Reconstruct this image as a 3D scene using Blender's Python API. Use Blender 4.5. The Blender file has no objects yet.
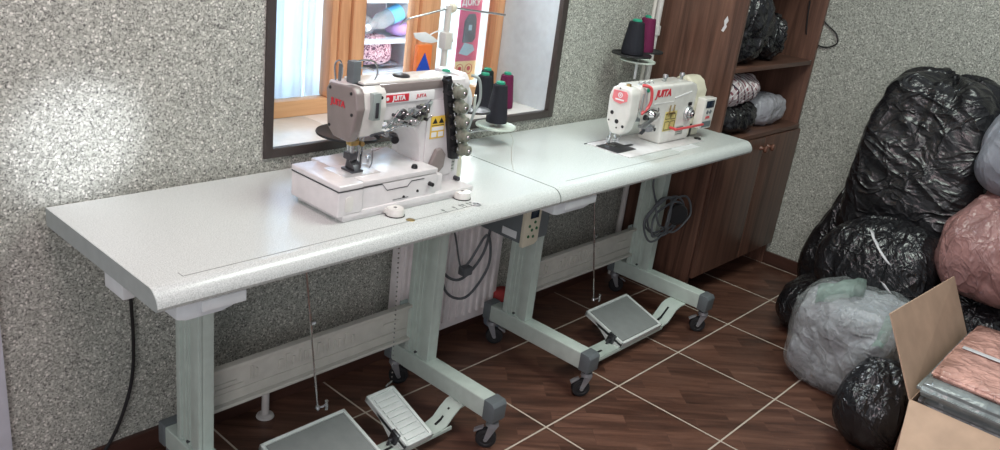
import bpy, bmesh, math, random
from mathutils import Vector, Matrix, noise
PI = math.pi
random.seed(7)
SC = bpy.context.scene
COL = SC.collection

# ------------------------------------------------------------------ materials
def new_mat(name):
    m = bpy.data.materials.new(name); m.use_nodes = True
    nt = m.node_tree; b = nt.nodes['Principled BSDF']
    return m, nt, b

def setp(b, **k):
    names = dict(color='Base Color', rough='Roughness', metal='Metallic', spec='Specular IOR Level', trans='Transmission Weight',
                 ior='IOR', coat='Coat Weight', coat_rough='Coat Roughness', alpha='Alpha', sheen='Sheen Weight', sub='Subsurface Weight')
    for q, v in k.items():
        if q == 'color' and len(v) == 3: v = (*v, 1)
        b.inputs[names[q]].default_value = v

def noise_node(nt, scale, detail=4, rough=.5, vec=None, dist=0.0):
    n = nt.nodes.new('ShaderNodeTexNoise'); n.inputs['Scale'].default_value = scale
    n.inputs['Detail'].default_value = detail; n.inputs['Roughness'].default_value = rough; n.inputs['Distortion'].default_value = dist
    if vec is not None: nt.links.new(vec, n.inputs['Vector'])
    return n

def objco(nt, scale=None, rot=None):
    tc = nt.nodes.new('ShaderNodeTexCoord'); out = tc.outputs['Object']
    if scale or rot:
        mp = nt.nodes.new('ShaderNodeMapping'); nt.links.new(out, mp.inputs['Vector'])
        if scale: mp.inputs['Scale'].default_value = scale
        if rot: mp.inputs['Rotation'].default_value = rot
        out = mp.outputs['Vector']
    return out

def ramp(nt, fac, stops):
    r = nt.nodes.new('ShaderNodeValToRGB'); nt.links.new(fac, r.inputs['Fac'])
    el = r.color_ramp.elements
    while len(el) < len(stops): el.new(.5)
    for e, (p, c) in zip(el, stops):
        e.position = p; e.color = (*c, 1) if len(c) == 3 else c
    return r.outputs['Color']

def bump(nt, b, h, strength=.3, dist=.002):
    n = nt.nodes.new('ShaderNodeBump'); n.inputs['Strength'].default_value = strength; n.inputs['Distance'].default_value = dist
    nt.links.new(h, n.inputs['Height']); nt.links.new(n.outputs['Normal'], b.inputs['Normal'])

def mmath(nt, op, a, b=None, c=None):
    n = nt.nodes.new('ShaderNodeMath'); n.operation = op
    for i, v in enumerate((a, b, c)):
        if v is None: continue
        if isinstance(v, (int, float)): n.inputs[i].default_value = v
        else: nt.links.new(v, n.inputs[i])
    return n.outputs[0]

def mixc(nt, fac, a, b, mode='MIX'):
    n = nt.nodes.new('ShaderNodeMix'); n.data_type = 'RGBA'; n.blend_type = mode
    for s, v in ((n.inputs[0], fac), (n.inputs[6], a), (n.inputs[7], b)):
        if isinstance(v, (int, float)): s.default_value = v
        elif isinstance(v, tuple): s.default_value = (*v, 1) if len(v) == 3 else v
        else: nt.links.new(v, s)
    return n.outputs[2]

def plain(name, color, rough=.5, metal=0, var=.06, vs=30, bmp=0, bs=200, **k):
    """solid colour with a faint procedural variation"""
    m, nt, b = new_mat(name); setp(b, rough=rough, metal=metal, **k)
    co = objco(nt)
    n = noise_node(nt, vs, 3, .5, co)
    c2 = tuple(min(1, v*(1+var)) for v in color); c1 = tuple(v*(1-var) for v in color)
    nt.links.new(ramp(nt, n.outputs['Fac'], [(.3, c1), (.7, c2)]), b.inputs['Base Color'])
    if bmp: bump(nt, b, noise_node(nt, bs, 3, .6, co).outputs['Fac'], bmp, .001)
    return m

def wall_mat():
    m, nt, b = new_mat('speckled_plaster'); setp(b, rough=.36, spec=.45)
    co = objco(nt)
    # stretched flakes
    w = noise_node(nt, 60, 3, .6, co)
    mixv = nt.nodes.new('ShaderNodeMix'); mixv.data_type = 'VECTOR'; mixv.inputs[0].default_value = .012
    nt.links.new(co, mixv.inputs[4]); nt.links.new(w.outputs['Color'], mixv.inputs[5])
    v1 = nt.nodes.new('ShaderNodeTexVoronoi'); v1.inputs['Scale'].default_value = 250; nt.links.new(mixv.outputs[1], v1.inputs['Vector'])
    sep = nt.nodes.new('ShaderNodeSeparateColor'); nt.links.new(v1.outputs['Color'], sep.inputs[0])
    base = ramp(nt, sep.outputs[0], [(0, (.26, .265, .235)), (.3, (.39, .405, .36)), (.7, (.50, .515, .46)), (1, (.66, .67, .61))])
    v2 = nt.nodes.new('ShaderNodeTexVoronoi'); v2.inputs['Scale'].default_value = 170; nt.links.new(mixv.outputs[1], v2.inputs['Vector'])
    s2 = nt.nodes.new('ShaderNodeSeparateColor'); nt.links.new(v2.outputs['Color'], s2.inputs[0])
    fl = noise_node(nt, 210, 3, .7, mixv.outputs[1], .6)
    dk = ramp(nt, fl.outputs['Fac'], [(.395, (1, 1, 1)), (.455, (0, 0, 0))])
    c = mixc(nt, dk, base, (.105, .105, .10))
    v3 = nt.nodes.new('ShaderNodeTexVoronoi'); v3.inputs['Scale'].default_value = 150; nt.links.new(mixv.outputs[1], v3.inputs['Vector'])
    s3 = nt.nodes.new('ShaderNodeSeparateColor'); nt.links.new(v3.outputs['Color'], s3.inputs[0])
    wh = mmath(nt, 'MULTIPLY', mmath(nt, 'LESS_THAN', s3.outputs[1], .13), mmath(nt, 'LESS_THAN', v3.outputs['Distance'], .4))
    c = mixc(nt, wh, c, (.78, .78, .72))
    big = noise_node(nt, 2.2, 3, .5, co)
    c = mixc(nt, .35, c, ramp(nt, big.outputs['Fac'], [(.3, (.80, .80, .80)), (.7, (1, 1, 1))]), 'MULTIPLY')
    nt.links.new(c, b.inputs['Base Color'])
    bump(nt, b, noise_node(nt, 130, 4, .65, mixv.outputs[1]).outputs['Fac'], .55, .003)
    return m

def floor_mat(s=.3924, ox=1.1864, oy=-.6165):
    m, nt, b = new_mat('wood_look_tile'); setp(b, spec=.5)
    co = objco(nt)
    sp = nt.nodes.new('ShaderNodeSeparateXYZ'); nt.links.new(co, sp.inputs[0])
    u = mmath(nt, 'DIVIDE', mmath(nt, 'SUBTRACT', sp.outputs[0], ox), s); v = mmath(nt, 'DIVIDE', mmath(nt, 'SUBTRACT', sp.outputs[1], oy), s)
    def edge(x):
        f = mmath(nt, 'FRACT', x); return mmath(nt, 'MINIMUM', f, mmath(nt, 'SUBTRACT', 1, f))
    gr = mmath(nt, 'LESS_THAN', mmath(nt, 'MINIMUM', edge(u), edge(v)), .0072)
    tid = nt.nodes.new('ShaderNodeCombineXYZ'); nt.links.new(mmath(nt, 'FLOOR', u), tid.inputs[0]); nt.links.new(mmath(nt, 'FLOOR', v), tid.inputs[1])
    wn = nt.nodes.new('ShaderNodeTexWhiteNoise'); nt.links.new(tid.outputs[0], wn.inputs['Vector'])
    # diagonal parquet strips
    mp = nt.nodes.new('ShaderNodeMapping'); mp.inputs['Rotation'].default_value = (0, 0, math.radians(42)); nt.links.new(co, mp.inputs['Vector'])
    br = nt.nodes.new('ShaderNodeTexBrick'); br.inputs['Scale'].default_value = 1; br.inputs['Mortar Size'].default_value = 0.0008
    br.inputs['Brick Width'].default_value = .24; br.inputs['Row Height'].default_value = .085
    br.inputs['Color1'].default_value = (0, 0, 0, 1); br.inputs['Color2'].default_value = (1, 1, 1, 1); br.inputs['Mortar'].default_value = (.5, .5, .5, 1)
    nt.links.new(mp.outputs[0], br.inputs['Vector'])
    off = nt.nodes.new('ShaderNodeVectorMath'); off.operation = 'MULTIPLY_ADD'; off.inputs[1].default_value = (3, 3, 3)
    nt.links.new(br.outputs['Color'], off.inputs[0]); nt.links.new(mp.outputs[0], off.inputs[2])
    mp2 = nt.nodes.new('ShaderNodeMapping'); mp2.inputs['Scale'].default_value = (2.2, 22, 1); nt.links.new(off.outputs[0], mp2.inputs['Vector'])
    g = noise_node(nt, 1, 6, .62, mp2.outputs[0], .8)
    c = ramp(nt, g.outputs['Fac'], [(.25, (.045, .021, .015)), (.45, (.118, .054, .036)), (.58, (.18, .086, .058)), (.78, (.28, .145, .10))])
    sb = nt.nodes.new('ShaderNodeSeparateColor'); nt.links.new(br.outputs['Color'], sb.inputs[0])
    c = mixc(nt, .75, c, ramp(nt, sb.outputs[0], [(0, (.5, .47, .46)), (1, (1.0, 1, 1))]), 'MULTIPLY')
    c = mixc(nt, .4, c, ramp(nt, wn.outputs['Value'], [(0, (.75, .75, .75)), (1, (1, 1, 1))]), 'MULTIPLY')
    c = mixc(nt, gr, c, (.55, .49, .41))
    nt.links.new(c, b.inputs['Base Color'])
    r = noise_node(nt, 12, 4, .6, co)
    rr = ramp(nt, r.outputs['Fac'], [(.3, (.32,)*3), (.75, (.5,)*3)])
    nt.links.new(mixc(nt, gr, rr, (.9, .9, .9)), b.inputs['Roughness'])
    h = mmath(nt, 'MULTIPLY_ADD', gr, -1.0, mmath(nt, 'MULTIPLY', g.outputs['Fac'], .25))
    bump(nt, b, h, .35, .0015)
    return m

def wood_mat(name, dark, light, scale=(26, 26, 2.2), rough=.4, ring=.8, spec=.5):
    m, nt, b = new_mat(name); setp(b, rough=rough, spec=spec)
    co = objco(nt, scale)
    g = noise_node(nt, 1, 6, .6, co, ring)
    g2 = noise_node(nt, .25, 2, .5, co, 2)
    f = mmath(nt, 'ADD', mmath(nt, 'MULTIPLY', g.outputs['Fac'], .7), mmath(nt, 'MULTIPLY', g2.outputs['Fac'], .3))
    nt.links.new(ramp(nt, f, [(.33, dark), (.68, light)]), b.inputs['Base Color'])
    bump(nt, b, g.outputs['Fac'], .1, .001)
    return m

def laminate_mat():
    m, nt, b = new_mat('speckled_white_laminate'); setp(b, rough=.22, spec=.6)
    co = objco(nt)
    n = noise_node(nt, 420, 2, .7, co)
    c = ramp(nt, n.outputs['Fac'], [(.34, (.42, .45, .44)), (.46, (.57, .61, .59)), (.56, (.63, .67, .65)), (.7, (.74, .77, .75))])
    nt.links.new(c, b.inputs['Base Color'])
    bump(nt, b, n.outputs['Fac'], .06, .0004)
    return m

def plastic_bag_mat(name, color, rough=.3, bs=10, strength=.9, var=.3, dist=.01, sharp=3, stretch=.35, rot=(0, 0, 0)):
    """thin film with soft elongated creases"""
    m, nt, b = new_mat(name); setp(b, rough=rough, spec=.6)
    def crease(scale, d, pw, rt, st):
        co = objco(nt, None, rt); mp = nt.nodes.new('ShaderNodeMapping'); nt.links.new(co, mp.inputs['Vector']); mp.inputs['Scale'].default_value = (1, 1, st)
        n = noise_node(nt, scale, 2, .5, mp.outputs['Vector'], d)
        a = mmath(nt, 'ABSOLUTE', mmath(nt, 'SUBTRACT', mmath(nt, 'MULTIPLY', n.outputs['Fac'], 2), 1))
        return mmath(nt, 'POWER', mmath(nt, 'SUBTRACT', 1, mmath(nt, 'MINIMUM', mmath(nt, 'MULTIPLY', a, 1.5), 1)), pw)
    r1 = rot; r2 = (rot[0]+.7, rot[1]+.5, rot[2])
    h = mmath(nt, 'ADD', crease(bs, .5, sharp, r1, stretch), mmath(nt, 'ADD', mmath(nt, 'MULTIPLY', crease(bs*2, .6, sharp, r2, stretch), .5), mmath(nt, 'MULTIPLY', crease(bs*4.5, .5, 2, r1, stretch*.8), .12)))
    bump(nt, b, h, strength, dist)
    co = objco(nt); cc = noise_node(nt, 7, 4, .6, co)
    nt.links.new(ramp(nt, cc.outputs['Fac'], [(.3, tuple(v*(1-var) for v in color)), (.7, tuple(min(1, v*(1+var)) for v in color))]), b.inputs['Base Color'])
    return m

def glass_mat():
    m = bpy.data.materials.new('window_glass'); m.use_nodes = True; nt = m.node_tree; nt.nodes.clear()
    o = nt.nodes.new('ShaderNodeOutputMaterial'); t = nt.nodes.new('ShaderNodeBsdfTransparent'); g = nt.nodes.new('ShaderNodeBsdfGlossy')
    g.inputs['Roughness'].default_value = .02; t.inputs[0].default_value = (.95, .97, .97, 1)
    f = nt.nodes.new('ShaderNodeFresnel'); f.inputs[0].default_value = 1.3
    x = nt.nodes.new('ShaderNodeMixShader'); nt.links.new(f.outputs[0], x.inputs[0]); nt.links.new(t.outputs[0], x.inputs[1]); nt.links.new(g.outputs[0], x.inputs[2])
    nt.links.new(x.outputs[0], o.inputs[0]); return m

def film_mat(name, color, mixf=.55, rough=.2, bs=30):
    """thin clear plastic film"""
    m = bpy.data.materials.new(name); m.use_nodes = True; nt = m.node_tree
    b = nt.nodes['Principled BSDF']; setp(b, color=color, rough=rough, spec=.8)
    o = nt.nodes['Material Output']; t = nt.nodes.new('ShaderNodeBsdfTransparent')
    x = nt.nodes.new('ShaderNodeMixShader'); x.inputs[0].default_value = mixf
    nt.links.new(t.outputs[0], x.inputs[1]); nt.links.new(b.outputs[0], x.inputs[2]); nt.links.new(x.outputs[0], o.inputs[0])
    co = objco(nt); n = noise_node(nt, bs, 5, .6, co, 1.5)
    rid = mmath(nt, 'ABSOLUTE', mmath(nt, 'SUBTRACT', n.outputs['Fac'], .5)); bump(nt, b, rid, 1, .05)
    return m

def curtain_mat():
    m, nt, b = new_mat('sheer_curtain'); setp(b, rough=.8)
    co = objco(nt); sp = nt.nodes.new('ShaderNodeSeparateXYZ'); nt.links.new(co, sp.inputs[0])
    d = mmath(nt, 'ABSOLUTE', mmath(nt, 'SUBTRACT', sp.outputs[0], .985))
    st = mmath(nt, 'LESS_THAN', d, .012)
    n = noise_node(nt, 90, 3, .7, co)
    st = mmath(nt, 'MULTIPLY', st, mmath(nt, 'GREATER_THAN', n.outputs['Fac'], .47))
    nt.links.new(mixc(nt, st, (.78, .86, .95), (.82, .55, .66)), b.inputs['Base Color'])
    tr = nt.nodes.new('ShaderNodeBsdfTranslucent'); tr.inputs[0].default_value = (.8, .88, .97, 1)
    mx = nt.nodes.new('ShaderNodeMixShader'); mx.inputs[0].default_value = .45
    nt.links.new(b.outputs[0], mx.inputs[1]); nt.links.new(tr.outputs[0], mx.inputs[2]); nt.links.new(mx.outputs[0], nt.nodes['Material Output'].inputs[0])
    return m

def plaid_mat():
    m, nt, b = new_mat('plaid_cloth'); setp(b, rough=.8)
    co = objco(nt, (1, 1, 1), (0, math.radians(35), 0)); sp = nt.nodes.new('ShaderNodeSeparateXYZ'); nt.links.new(co, sp.inputs[0])
    w = noise_node(nt, 9, 2, .5, co)
    def lines(x, per, wd, ph=0):
        f = mmath(nt, 'FRACT', mmath(nt, 'ADD', mmath(nt, 'DIVIDE', mmath(nt, 'ADD', x, mmath(nt, 'MULTIPLY', w.outputs['Fac'], .05)), per), ph)); return mmath(nt, 'LESS_THAN', f, wd)
    c = mixc(nt, lines(sp.outputs[0], .026, .3), (.55, .47, .48), (.22, .07, .09))
    c = mixc(nt, lines(sp.outputs[2], .022, .28, .3), c, (.74, .70, .70))
    c = mixc(nt, lines(sp.outputs[0], .052, .10, .4), c, (.04, .03, .05))
    nt.links.new(c, b.inputs['Base Color']); return m

def floral_mat():
    m, nt, b = new_mat('pink_print_cloth'); setp(b, rough=.8)
    co = objco(nt); v = nt.nodes.new('ShaderNodeTexVoronoi'); v.inputs['Scale'].default_value = 38; nt.links.new(co, v.inputs['Vector'])
    n = noise_node(nt, 60, 3, .6, co, 2)
    c = ramp(nt, n.outputs['Fac'], [(.42, (.05, .02, .06)), (.47, (.40, .20, .28)), (.55, (.70, .50, .58)), (.7, (.80, .68, .74))])
    nt.links.new(c, b.inputs['Base Color']); return m

def thread_mat(name, color):
    m, nt, b = new_mat(name); setp(b, rough=.75, spec=.3)
    co = objco(nt, (1, 1, 420)); w = nt.nodes.new('ShaderNodeTexWave'); w.bands_direction = 'Z'; w.inputs['Scale'].default_value = 1; w.inputs['Distortion'].default_value = 1.5
    nt.links.new(co, w.inputs['Vector'])
    nt.links.new(ramp(nt, w.outputs['Fac'], [(0, tuple(v*.6 for v in color)), (1, tuple(v*1.4 for v in color))]), b.inputs['Base Color'])
    bump(nt, b, w.outputs['Fac'], .4, .001); return m

M_ = {}
M_['wall'] = wall_mat(); M_['floor'] = floor_mat(); M_['lam'] = laminate_mat(); M_['glass'] = glass_mat()
M_['edgeband'] = plain('grey_edge_band', (.36, .40, .385), .4)
M_['dark_line'] = plain('printed_line_ink', (.16, .18, .17), .5)
M_['stand'] = plain('pale_green_powder_coat', (.50, .58, .53), .42, bmp=.08, bs=500)
M_['pedalpaint'] = plain('pale_pedal_paint', (.66, .71, .69), .4)
M_['stand_in'] = plain('aluminium_channel', (.33, .39, .37), .35, .2)
M_['cap'] = plain('dark_grey_plastic', (.13, .15, .16), .45)
M_['stretch'] = plain('beige_white_powder_coat', (.55, .54, .49), .45)
M_['rubber'] = plain('black_rubber', (.015, .016, .018), .5)
M_['steel'] = plain('bright_steel', (.62, .63, .64), .22, 1)
M_['platesteel'] = plain('satin_steel', (.75, .74, .74), .3, .6)
M_['zinc'] = plain('zinc_plate', (.5, .52, .53), .35, .9)
M_['zinc2'] = plain('dull_zinc', (.33, .34, .36), .5, .6)
M_['steeldark'] = plain('dark_steel', (.10, .10, .11), .35, .8)
M_['matpad'] = plain('grey_ribbed_mat', (.23, .25, .245), .6, bmp=.3, bs=300)
M_['white'] = plain('white_enamel', (.72, .70, .70), .25, coat=.3)
M_['warmwhite'] = plain('cream_white_enamel', (.72, .71, .67), .25, coat=.3)
M_['cream'] = plain('cream_plastic', (.66, .63, .50), .4)
M_['pwhite'] = plain('white_plastic', (.70, .73, .74), .35)
M_['traywhite'] = plain('translucent_white_plastic', (.68, .72, .74), .3)
M_['taupe'] = plain('taupe_enamel', (.235, .20, .19), .35, coat=.3)
M_['olive'] = plain('olive_grey_knob', (.21, .22, .175), .45)
M_['red'] = plain('red_print', (.62, .03, .05), .4)
M_['pinkred'] = plain('coral_red_badge', (.80, .22, .24), .35)
M_['redpl'] = plain('red_plastic', (.62, .07, .08), .35)
M_['yellow'] = plain('yellow_sticker', (.85, .58, .08), .45)
M_['gold'] = plain('pale_yellow_sticker', (.62, .53, .20), .4)
M_['black'] = plain('black_plastic', (.012, .012, .014), .35)
M_['ink'] = plain('black_ink', (.02, .02, .02), .5)
M_['silver_label'] = plain('silver_label', (.50, .51, .48), .35, .4)
M_['whiteink'] = plain('white_ink', (.85, .85, .85), .5)
M_['brass'] = plain('brass', (.55, .40, .18), .3, 1)
M_['green'] = plain('green_plastic', (.02, .30, .18), .4)
M_['greenbtn'] = plain('green_button', (.02, .14, .05), .4)
M_['ctrlgrey'] = plain('slate_grey_housing', (.13, .15, .16), .45)
M_['radiator'] = plain('white_radiator_paint', (.84, .80, .80), .3)
M_['pipe'] = plain('white_painted_pipe', (.62, .60, .58), .35)
M_['cable_g'] = plain('grey_cable_rubber', (.10, .11, .12), .5)
M_['cable_b'] = plain('black_cable_rubber', (.012, .012, .013), .45)
M_['wood_pine'] = wood_mat('varnished_pine', (.50, .22, .10), (.78, .43, .23), (30, 30, 2), .35, 1.2)
M_['wood_pine_h'] = wood_mat('varnished_pine_rail', (.54, .27, .12), (.78, .47, .25), (2, 30, 30), .35, 1.2)
M_['trimbrown'] = plain('dark_brown_trim', (.055, .045, .042), .4)
M_['cab'] = wood_mat('walnut_veneer', (.052, .026, .019), (.19, .095, .066), (30, 30, 1.3), .36, 1.6)
M_['cab_in'] = wood_mat('walnut_veneer_shelf', (.06, .028, .02), (.16, .08, .055), (1.1, 17, 17), .42, 1.5)
M_['base'] = wood_mat('brown_baseboard', (.045, .02, .015), (.085, .04, .03), (3, 3, 20), .35)
M_['reveal'] = plain('pale_blue_reveal', (.60, .67, .70), .45)
M_['sill'] = plain('glazed_white_sill', (.80, .78, .75), .2, var=.04)
M_['curtain'] = curtain_mat()
M_['blackbag'] = plastic_bag_mat('black_bin_bag', (.012, .012, .014), .27, 7, 1.0, dist=.010, rot=(1.2, .3, 0), stretch=.3)
M_['blackbag2'] = plastic_bag_mat('black_thin_bag', (.012, .012, .014), .24, 11, 1.0, dist=.008, stretch=.25)
M_['greybag'] = plastic_bag_mat('grey_cloth_in_clear_bag', (.30, .315, .345), .42, 9, .8, var=.38, dist=.012, stretch=.6)
M_['greyplas'] = plastic_bag_mat('grey_blue_bag', (.23, .24, .28), .36, 8, .8, dist=.006)
M_['pinkbag'] = plastic_bag_mat('dusty_pink_bag', (.31, .165, .155), .30, 13, .9, var=.22, dist=.006)
M_['whitebag'] = plastic_bag_mat('white_thin_bag', (.40, .40, .44), .3, 16, .8, var=.15, dist=.004)
M_['lavbag'] = plastic_bag_mat('lavender_thin_bag', (.36, .33, .38), .35, 16, .6, var=.15, dist=.004)
M_['film'] = film_mat('clear_bag_film', (.80, .86, .86), .22, .12, 9)
M_['filmg'] = film_mat('green_tint_film', (.55, .75, .66), .45, .2, 40)
M_['card'] = plain('brown_cardboard', (.43, .29, .205), .8, var=.10, vs=14, bmp=.15, bs=90)
M_['salmon'] = plastic_bag_mat('salmon_cloth_in_film', (.55, .31, .26), .22, 9, .9, var=.35)
M_['greyfold'] = plastic_bag_mat('grey_folded_cloth', (.20, .22, .22), .22, 6, .7, var=.3)
M_['tape'] = plain('pale_tape', (.62, .62, .64), .3)
M_['plaid'] = plaid_mat(); M_['floral'] = floral_mat()
M_['th_black'] = thread_mat('black_thread', (.016, .017, .024)); M_['th_maroon'] = thread_mat('maroon_thread', (.14, .012, .06)); M_['th_dkgreen'] = thread_mat('dark_green_thread', (.012, .022, .022))
M_['disc_w'] = plain('pale_green_plastic_disc', (.60, .68, .60), .35)
M_['pink'] = plain('pink_paper', (.72, .12, .26), .5); M_['yel'] = plain('yellow_paper', (.95, .80, .45), .5)
M_['folder'] = plain('charcoal_print', (.12, .14, .18), .5); M_['lblue'] = plain('light_blue_print', (.45, .66, .80), .5)
M_['orange'] = plain('orange_card', (.80, .19, .04), .5); M_['blue'] = plain('blue_card', (.01, .06, .42), .5)
M_['purple'] = plain('purple_film', (.45, .28, .62), .4, bmp=.3, bs=40); M_['bluelab'] = plain('sky_blue_label', (.12, .48, .82), .4)
M_['clearpl'] = film_mat('clear_plastic', (.75, .85, .90), .35, .1, 12)
M_['pvc'] = plain('white_pvc', (.74, .78, .80), .35); M_['shelfgl'] = plain('pale_blue_shelf', (.60, .70, .80), .3)
M_['corr'] = plain('pale_corridor_paint', (.68, .72, .76), .6); M_['ragw'] = plain('white_cloth', (.6, .6, .62), .9, bmp=.5, bs=60)
M_['ragr'] = plain('red_cloth', (.45, .06, .06), .9, bmp=.5, bs=60); M_['ragb'] = plain('grey_blue_cloth', (.2, .24, .3), .9, bmp=.5, bs=60)
M_['lcd'] = plain('dark_display', (.02, .03, .05), .15); M_['door_w'] = plain('white_door_paint', (.60, .62, .68), .4)
M_['greypole'] = plain('grey_beige_tube', (.58, .56, .51), .4)
M_['oak_dark'] = plain('dark_knob_wood', (.16, .07, .045), .35)

# ------------------------------------------------------------------ mesh builder
class MB:
    def __init__(s): s.bm = bmesh.new(); s.mats = []
    def _merge(s, t, mat=None):
        if mat is not None:
            if mat not in s.mats: s.mats.append(mat)
            i = s.mats.index(mat)
            for f in t.faces: f.material_index = i
        me = bpy.data.meshes.new('tmp'); t.to_mesh(me); t.free(); s.bm.from_mesh(me); bpy.data.meshes.remove(me); return s
    def box(s, x0, x1, y0, y1, z0, z1, bev=0, seg=2, mat=None, M=None):
        t = bmesh.new(); bmesh.ops.create_cube(t, size=1)
        for v in t.verts:
            v.co = Vector(((x0+x1)/2+v.co.x*(x1-x0), (y0+y1)/2+v.co.y*(y1-y0), (z0+z1)/2+v.co.z*(z1-z0)))
        if bev: bmesh.ops.bevel(t, geom=list(t.edges), offset=bev, segments=seg, affect='EDGES', profile=.6)
        if M is not None: t.transform(M)
        return s._merge(t, mat)
    def prism(s, pts, axis, a, b, bev=0, mat=None, seg=2, M=None):
        """outline pts in the two other axes (in x,y,z order), swept along axis from a to b"""
        t = bmesh.new(); n = len(pts); vs = []
        for w in (a, b):
            for p, q in pts:
                co = {'x': (w, p, q), 'y': (p, w, q), 'z': (p, q, w)}[axis]; vs.append(t.verts.new(co))
        t.faces.new(vs[:n]); t.faces.new(list(reversed(vs[n:])))
        for i in range(n): t.faces.new((vs[i], vs[n+i], vs[n+(i+1) % n], vs[(i+1) % n]))
        bmesh.ops.recalc_face_normals(t, faces=t.faces)
        if bev: bmesh.ops.bevel(t, geom=list(t.edges), offset=bev, segments=seg, affect='EDGES', profile=.6)
        if M is not None: t.transform(M)
        return s._merge(t, mat)
    def cyl(s, p0, p1, r0, r1=None, n=24, bev=0, mat=None, cap=True):
        r1 = r0 if r1 is None else r1; p0 = Vector(p0); p1 = Vector(p1); d = p1-p0; L = d.length
        t = bmesh.new(); bmesh.ops.create_cone(t, cap_ends=cap, segments=n, radius1=r0, radius2=r1, depth=L)
        if bev:
            e = [x for x in t.edges if abs(x.verts[0].co.z-x.verts[1].co.z) < 1e-6]
            bmesh.ops.bevel(t, geom=e, offset=bev, segments=2, affect='EDGES')
        t.transform(Matrix.Translation((p0+p1)/2) @ d.to_track_quat('Z', 'Y').to_matrix().to_4x4())
        return s._merge(t, mat)
    def lathe(s, prof, center, axis=(0, 0, 1), n=32, mat=None):
        t = bmesh.new(); rings = []
        for r, z in prof:
            if r < 1e-6: rings.append([t.verts.new((0, 0, z))])
            else: rings.append([t.verts.new((r*math.cos(2*PI*i/n), r*math.sin(2*PI*i/n), z)) for i in range(n)])
        for a, b in zip(rings, rings[1:]):
            for i in range(n):
                if len(a) == 1 and len(b) == 1: continue
                if len(a) == 1: t.faces.new((a[0], b[i], b[(i+1) % n]))
                elif len(b) == 1: t.faces.new((a[i], a[(i+1) % n], b[0]))
                else: t.faces.new((a[i], a[(i+1) % n], b[(i+1) % n], b[i]))
        bmesh.ops.recalc_face_normals(t, faces=t.faces)
        t.transform(Matrix.Translation(center) @ Vector(axis).to_track_quat('Z', 'Y').to_matrix().to_4x4())
        return s._merge(t, mat)
    def tube(s, pts, r, n=8, mat=None, smooth=True, closed=False):
        P = [Vector(p) for p in pts]
        if smooth and len(P) > 2:
            Q = []; m = len(P)
            rng = range(m if closed else m-1)
            for i in rng:
                p1, p2 = P[i], P[(i+1) % m]
                p0 = P[i-1] if (i > 0 or closed) else p1; p3 = P[(i+2) % m] if (i+2 < m or closed) else p2
                for k in range(6):
                    u = k/6
                    Q.append(.5*((2*p1)+(-p0+p2)*u+(2*p0-5*p1+4*p2-p3)*u*u+(-p0+3*p1-3*p2+p3)*u**3))
            if not closed: Q.append(P[-1])
            P = Q
        t = bmesh.new(); rings = []; up = None
        for i, p in enumerate(P):
            a = P[i-1] if i or closed else p; b = P[(i+1) % len(P)] if i < len(P)-1 or closed else p
            d = (b-a).normalized()
            if up is None: up = d.orthogonal().normalized()
            up = (up - d*up.dot(d)); up = up.normalized() if up.length > 1e-5 else d.orthogonal().normalized()
            w = d.cross(up)
            rr = r(i/(len(P)-1)) if callable(r) else r
            rings.append([t.verts.new(p+rr*(math.cos(2*PI*k/n)*up+math.sin(2*PI*k/n)*w)) for k in range(n)])
        pr = list(zip(rings, rings[1:])) + ([(rings[-1], rings[0])] if closed else [])
        for a, b in pr:
            for k in range(n): t.faces.new((a[k], a[(k+1) % n], b[(k+1) % n], b[k]))
        if not closed: t.faces.new(rings[0]); t.faces.new(rings[-1])
        bmesh.ops.recalc_face_normals(t, faces=t.faces)
        return s._merge(t, mat)
    def strip(s, pts, w, th, axis='y', mat=None, bev=0):
        """flat strap following pts=(x,z), width along y: pts list of (x,z), y range w"""
        out = [(x, z) for x, z in pts] + [(x, z-th) for x, z in reversed(pts)]
        return s.prism(out, 'y', w[0], w[1], bev, mat)
    def done(s, name, mat, parent=None, ang=35, smooth=True):
        me = bpy.data.meshes.new(name)
        if parent is not None:
            L = WORLD[parent.name]; s.bm.transform(Matrix.Translation(-L))
        else: L = None
        s.bm.to_mesh(me); s.bm.free()
        mats = s.mats or [mat]
        for m in mats: me.materials.append(M_[m] if isinstance(m, str) else m)
        if smooth:
            me.polygons.foreach_set('use_smooth', [True]*len(me.polygons)); me.set_sharp_from_angle(angle=math.radians(ang))
        o = bpy.data.objects.new(name, me); COL.objects.link(o)
        if parent is not None: o.parent = parent; WORLD[o.name] = WORLD[parent.name]
        else: WORLD[o.name] = Vector((0, 0, 0))
        return o
WORLD = {}   # world position of the origin of every object built so far

def thing(name, loc, label, cat, group=None):
    o = bpy.data.objects.new(name, None); COL.objects.link(o); o.location = loc; o.empty_display_size = .05
    WORLD[o.name] = Vector(loc); o['label'] = label; o['category'] = cat
    if group: o['group'] = group
    return o
def tag(o, label, cat, group=None):
    o['label'] = label; o['category'] = cat
    if group: o['group'] = group
    return o
def recenter(o):
    """origin of a one-mesh thing at its base"""
    me = o.data; xs = [v.co for v in me.vertices]
    c = Vector(((min(v.x for v in xs)+max(v.x for v in xs))/2, (min(v.y for v in xs)+max(v.y for v in xs))/2, min(v.z for v in xs)))
    me.transform(Matrix.Translation(-c)); o.location = c; WORLD[o.name] = c
    return o
def struct(o): o['kind'] = 'structure'; return o

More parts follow.
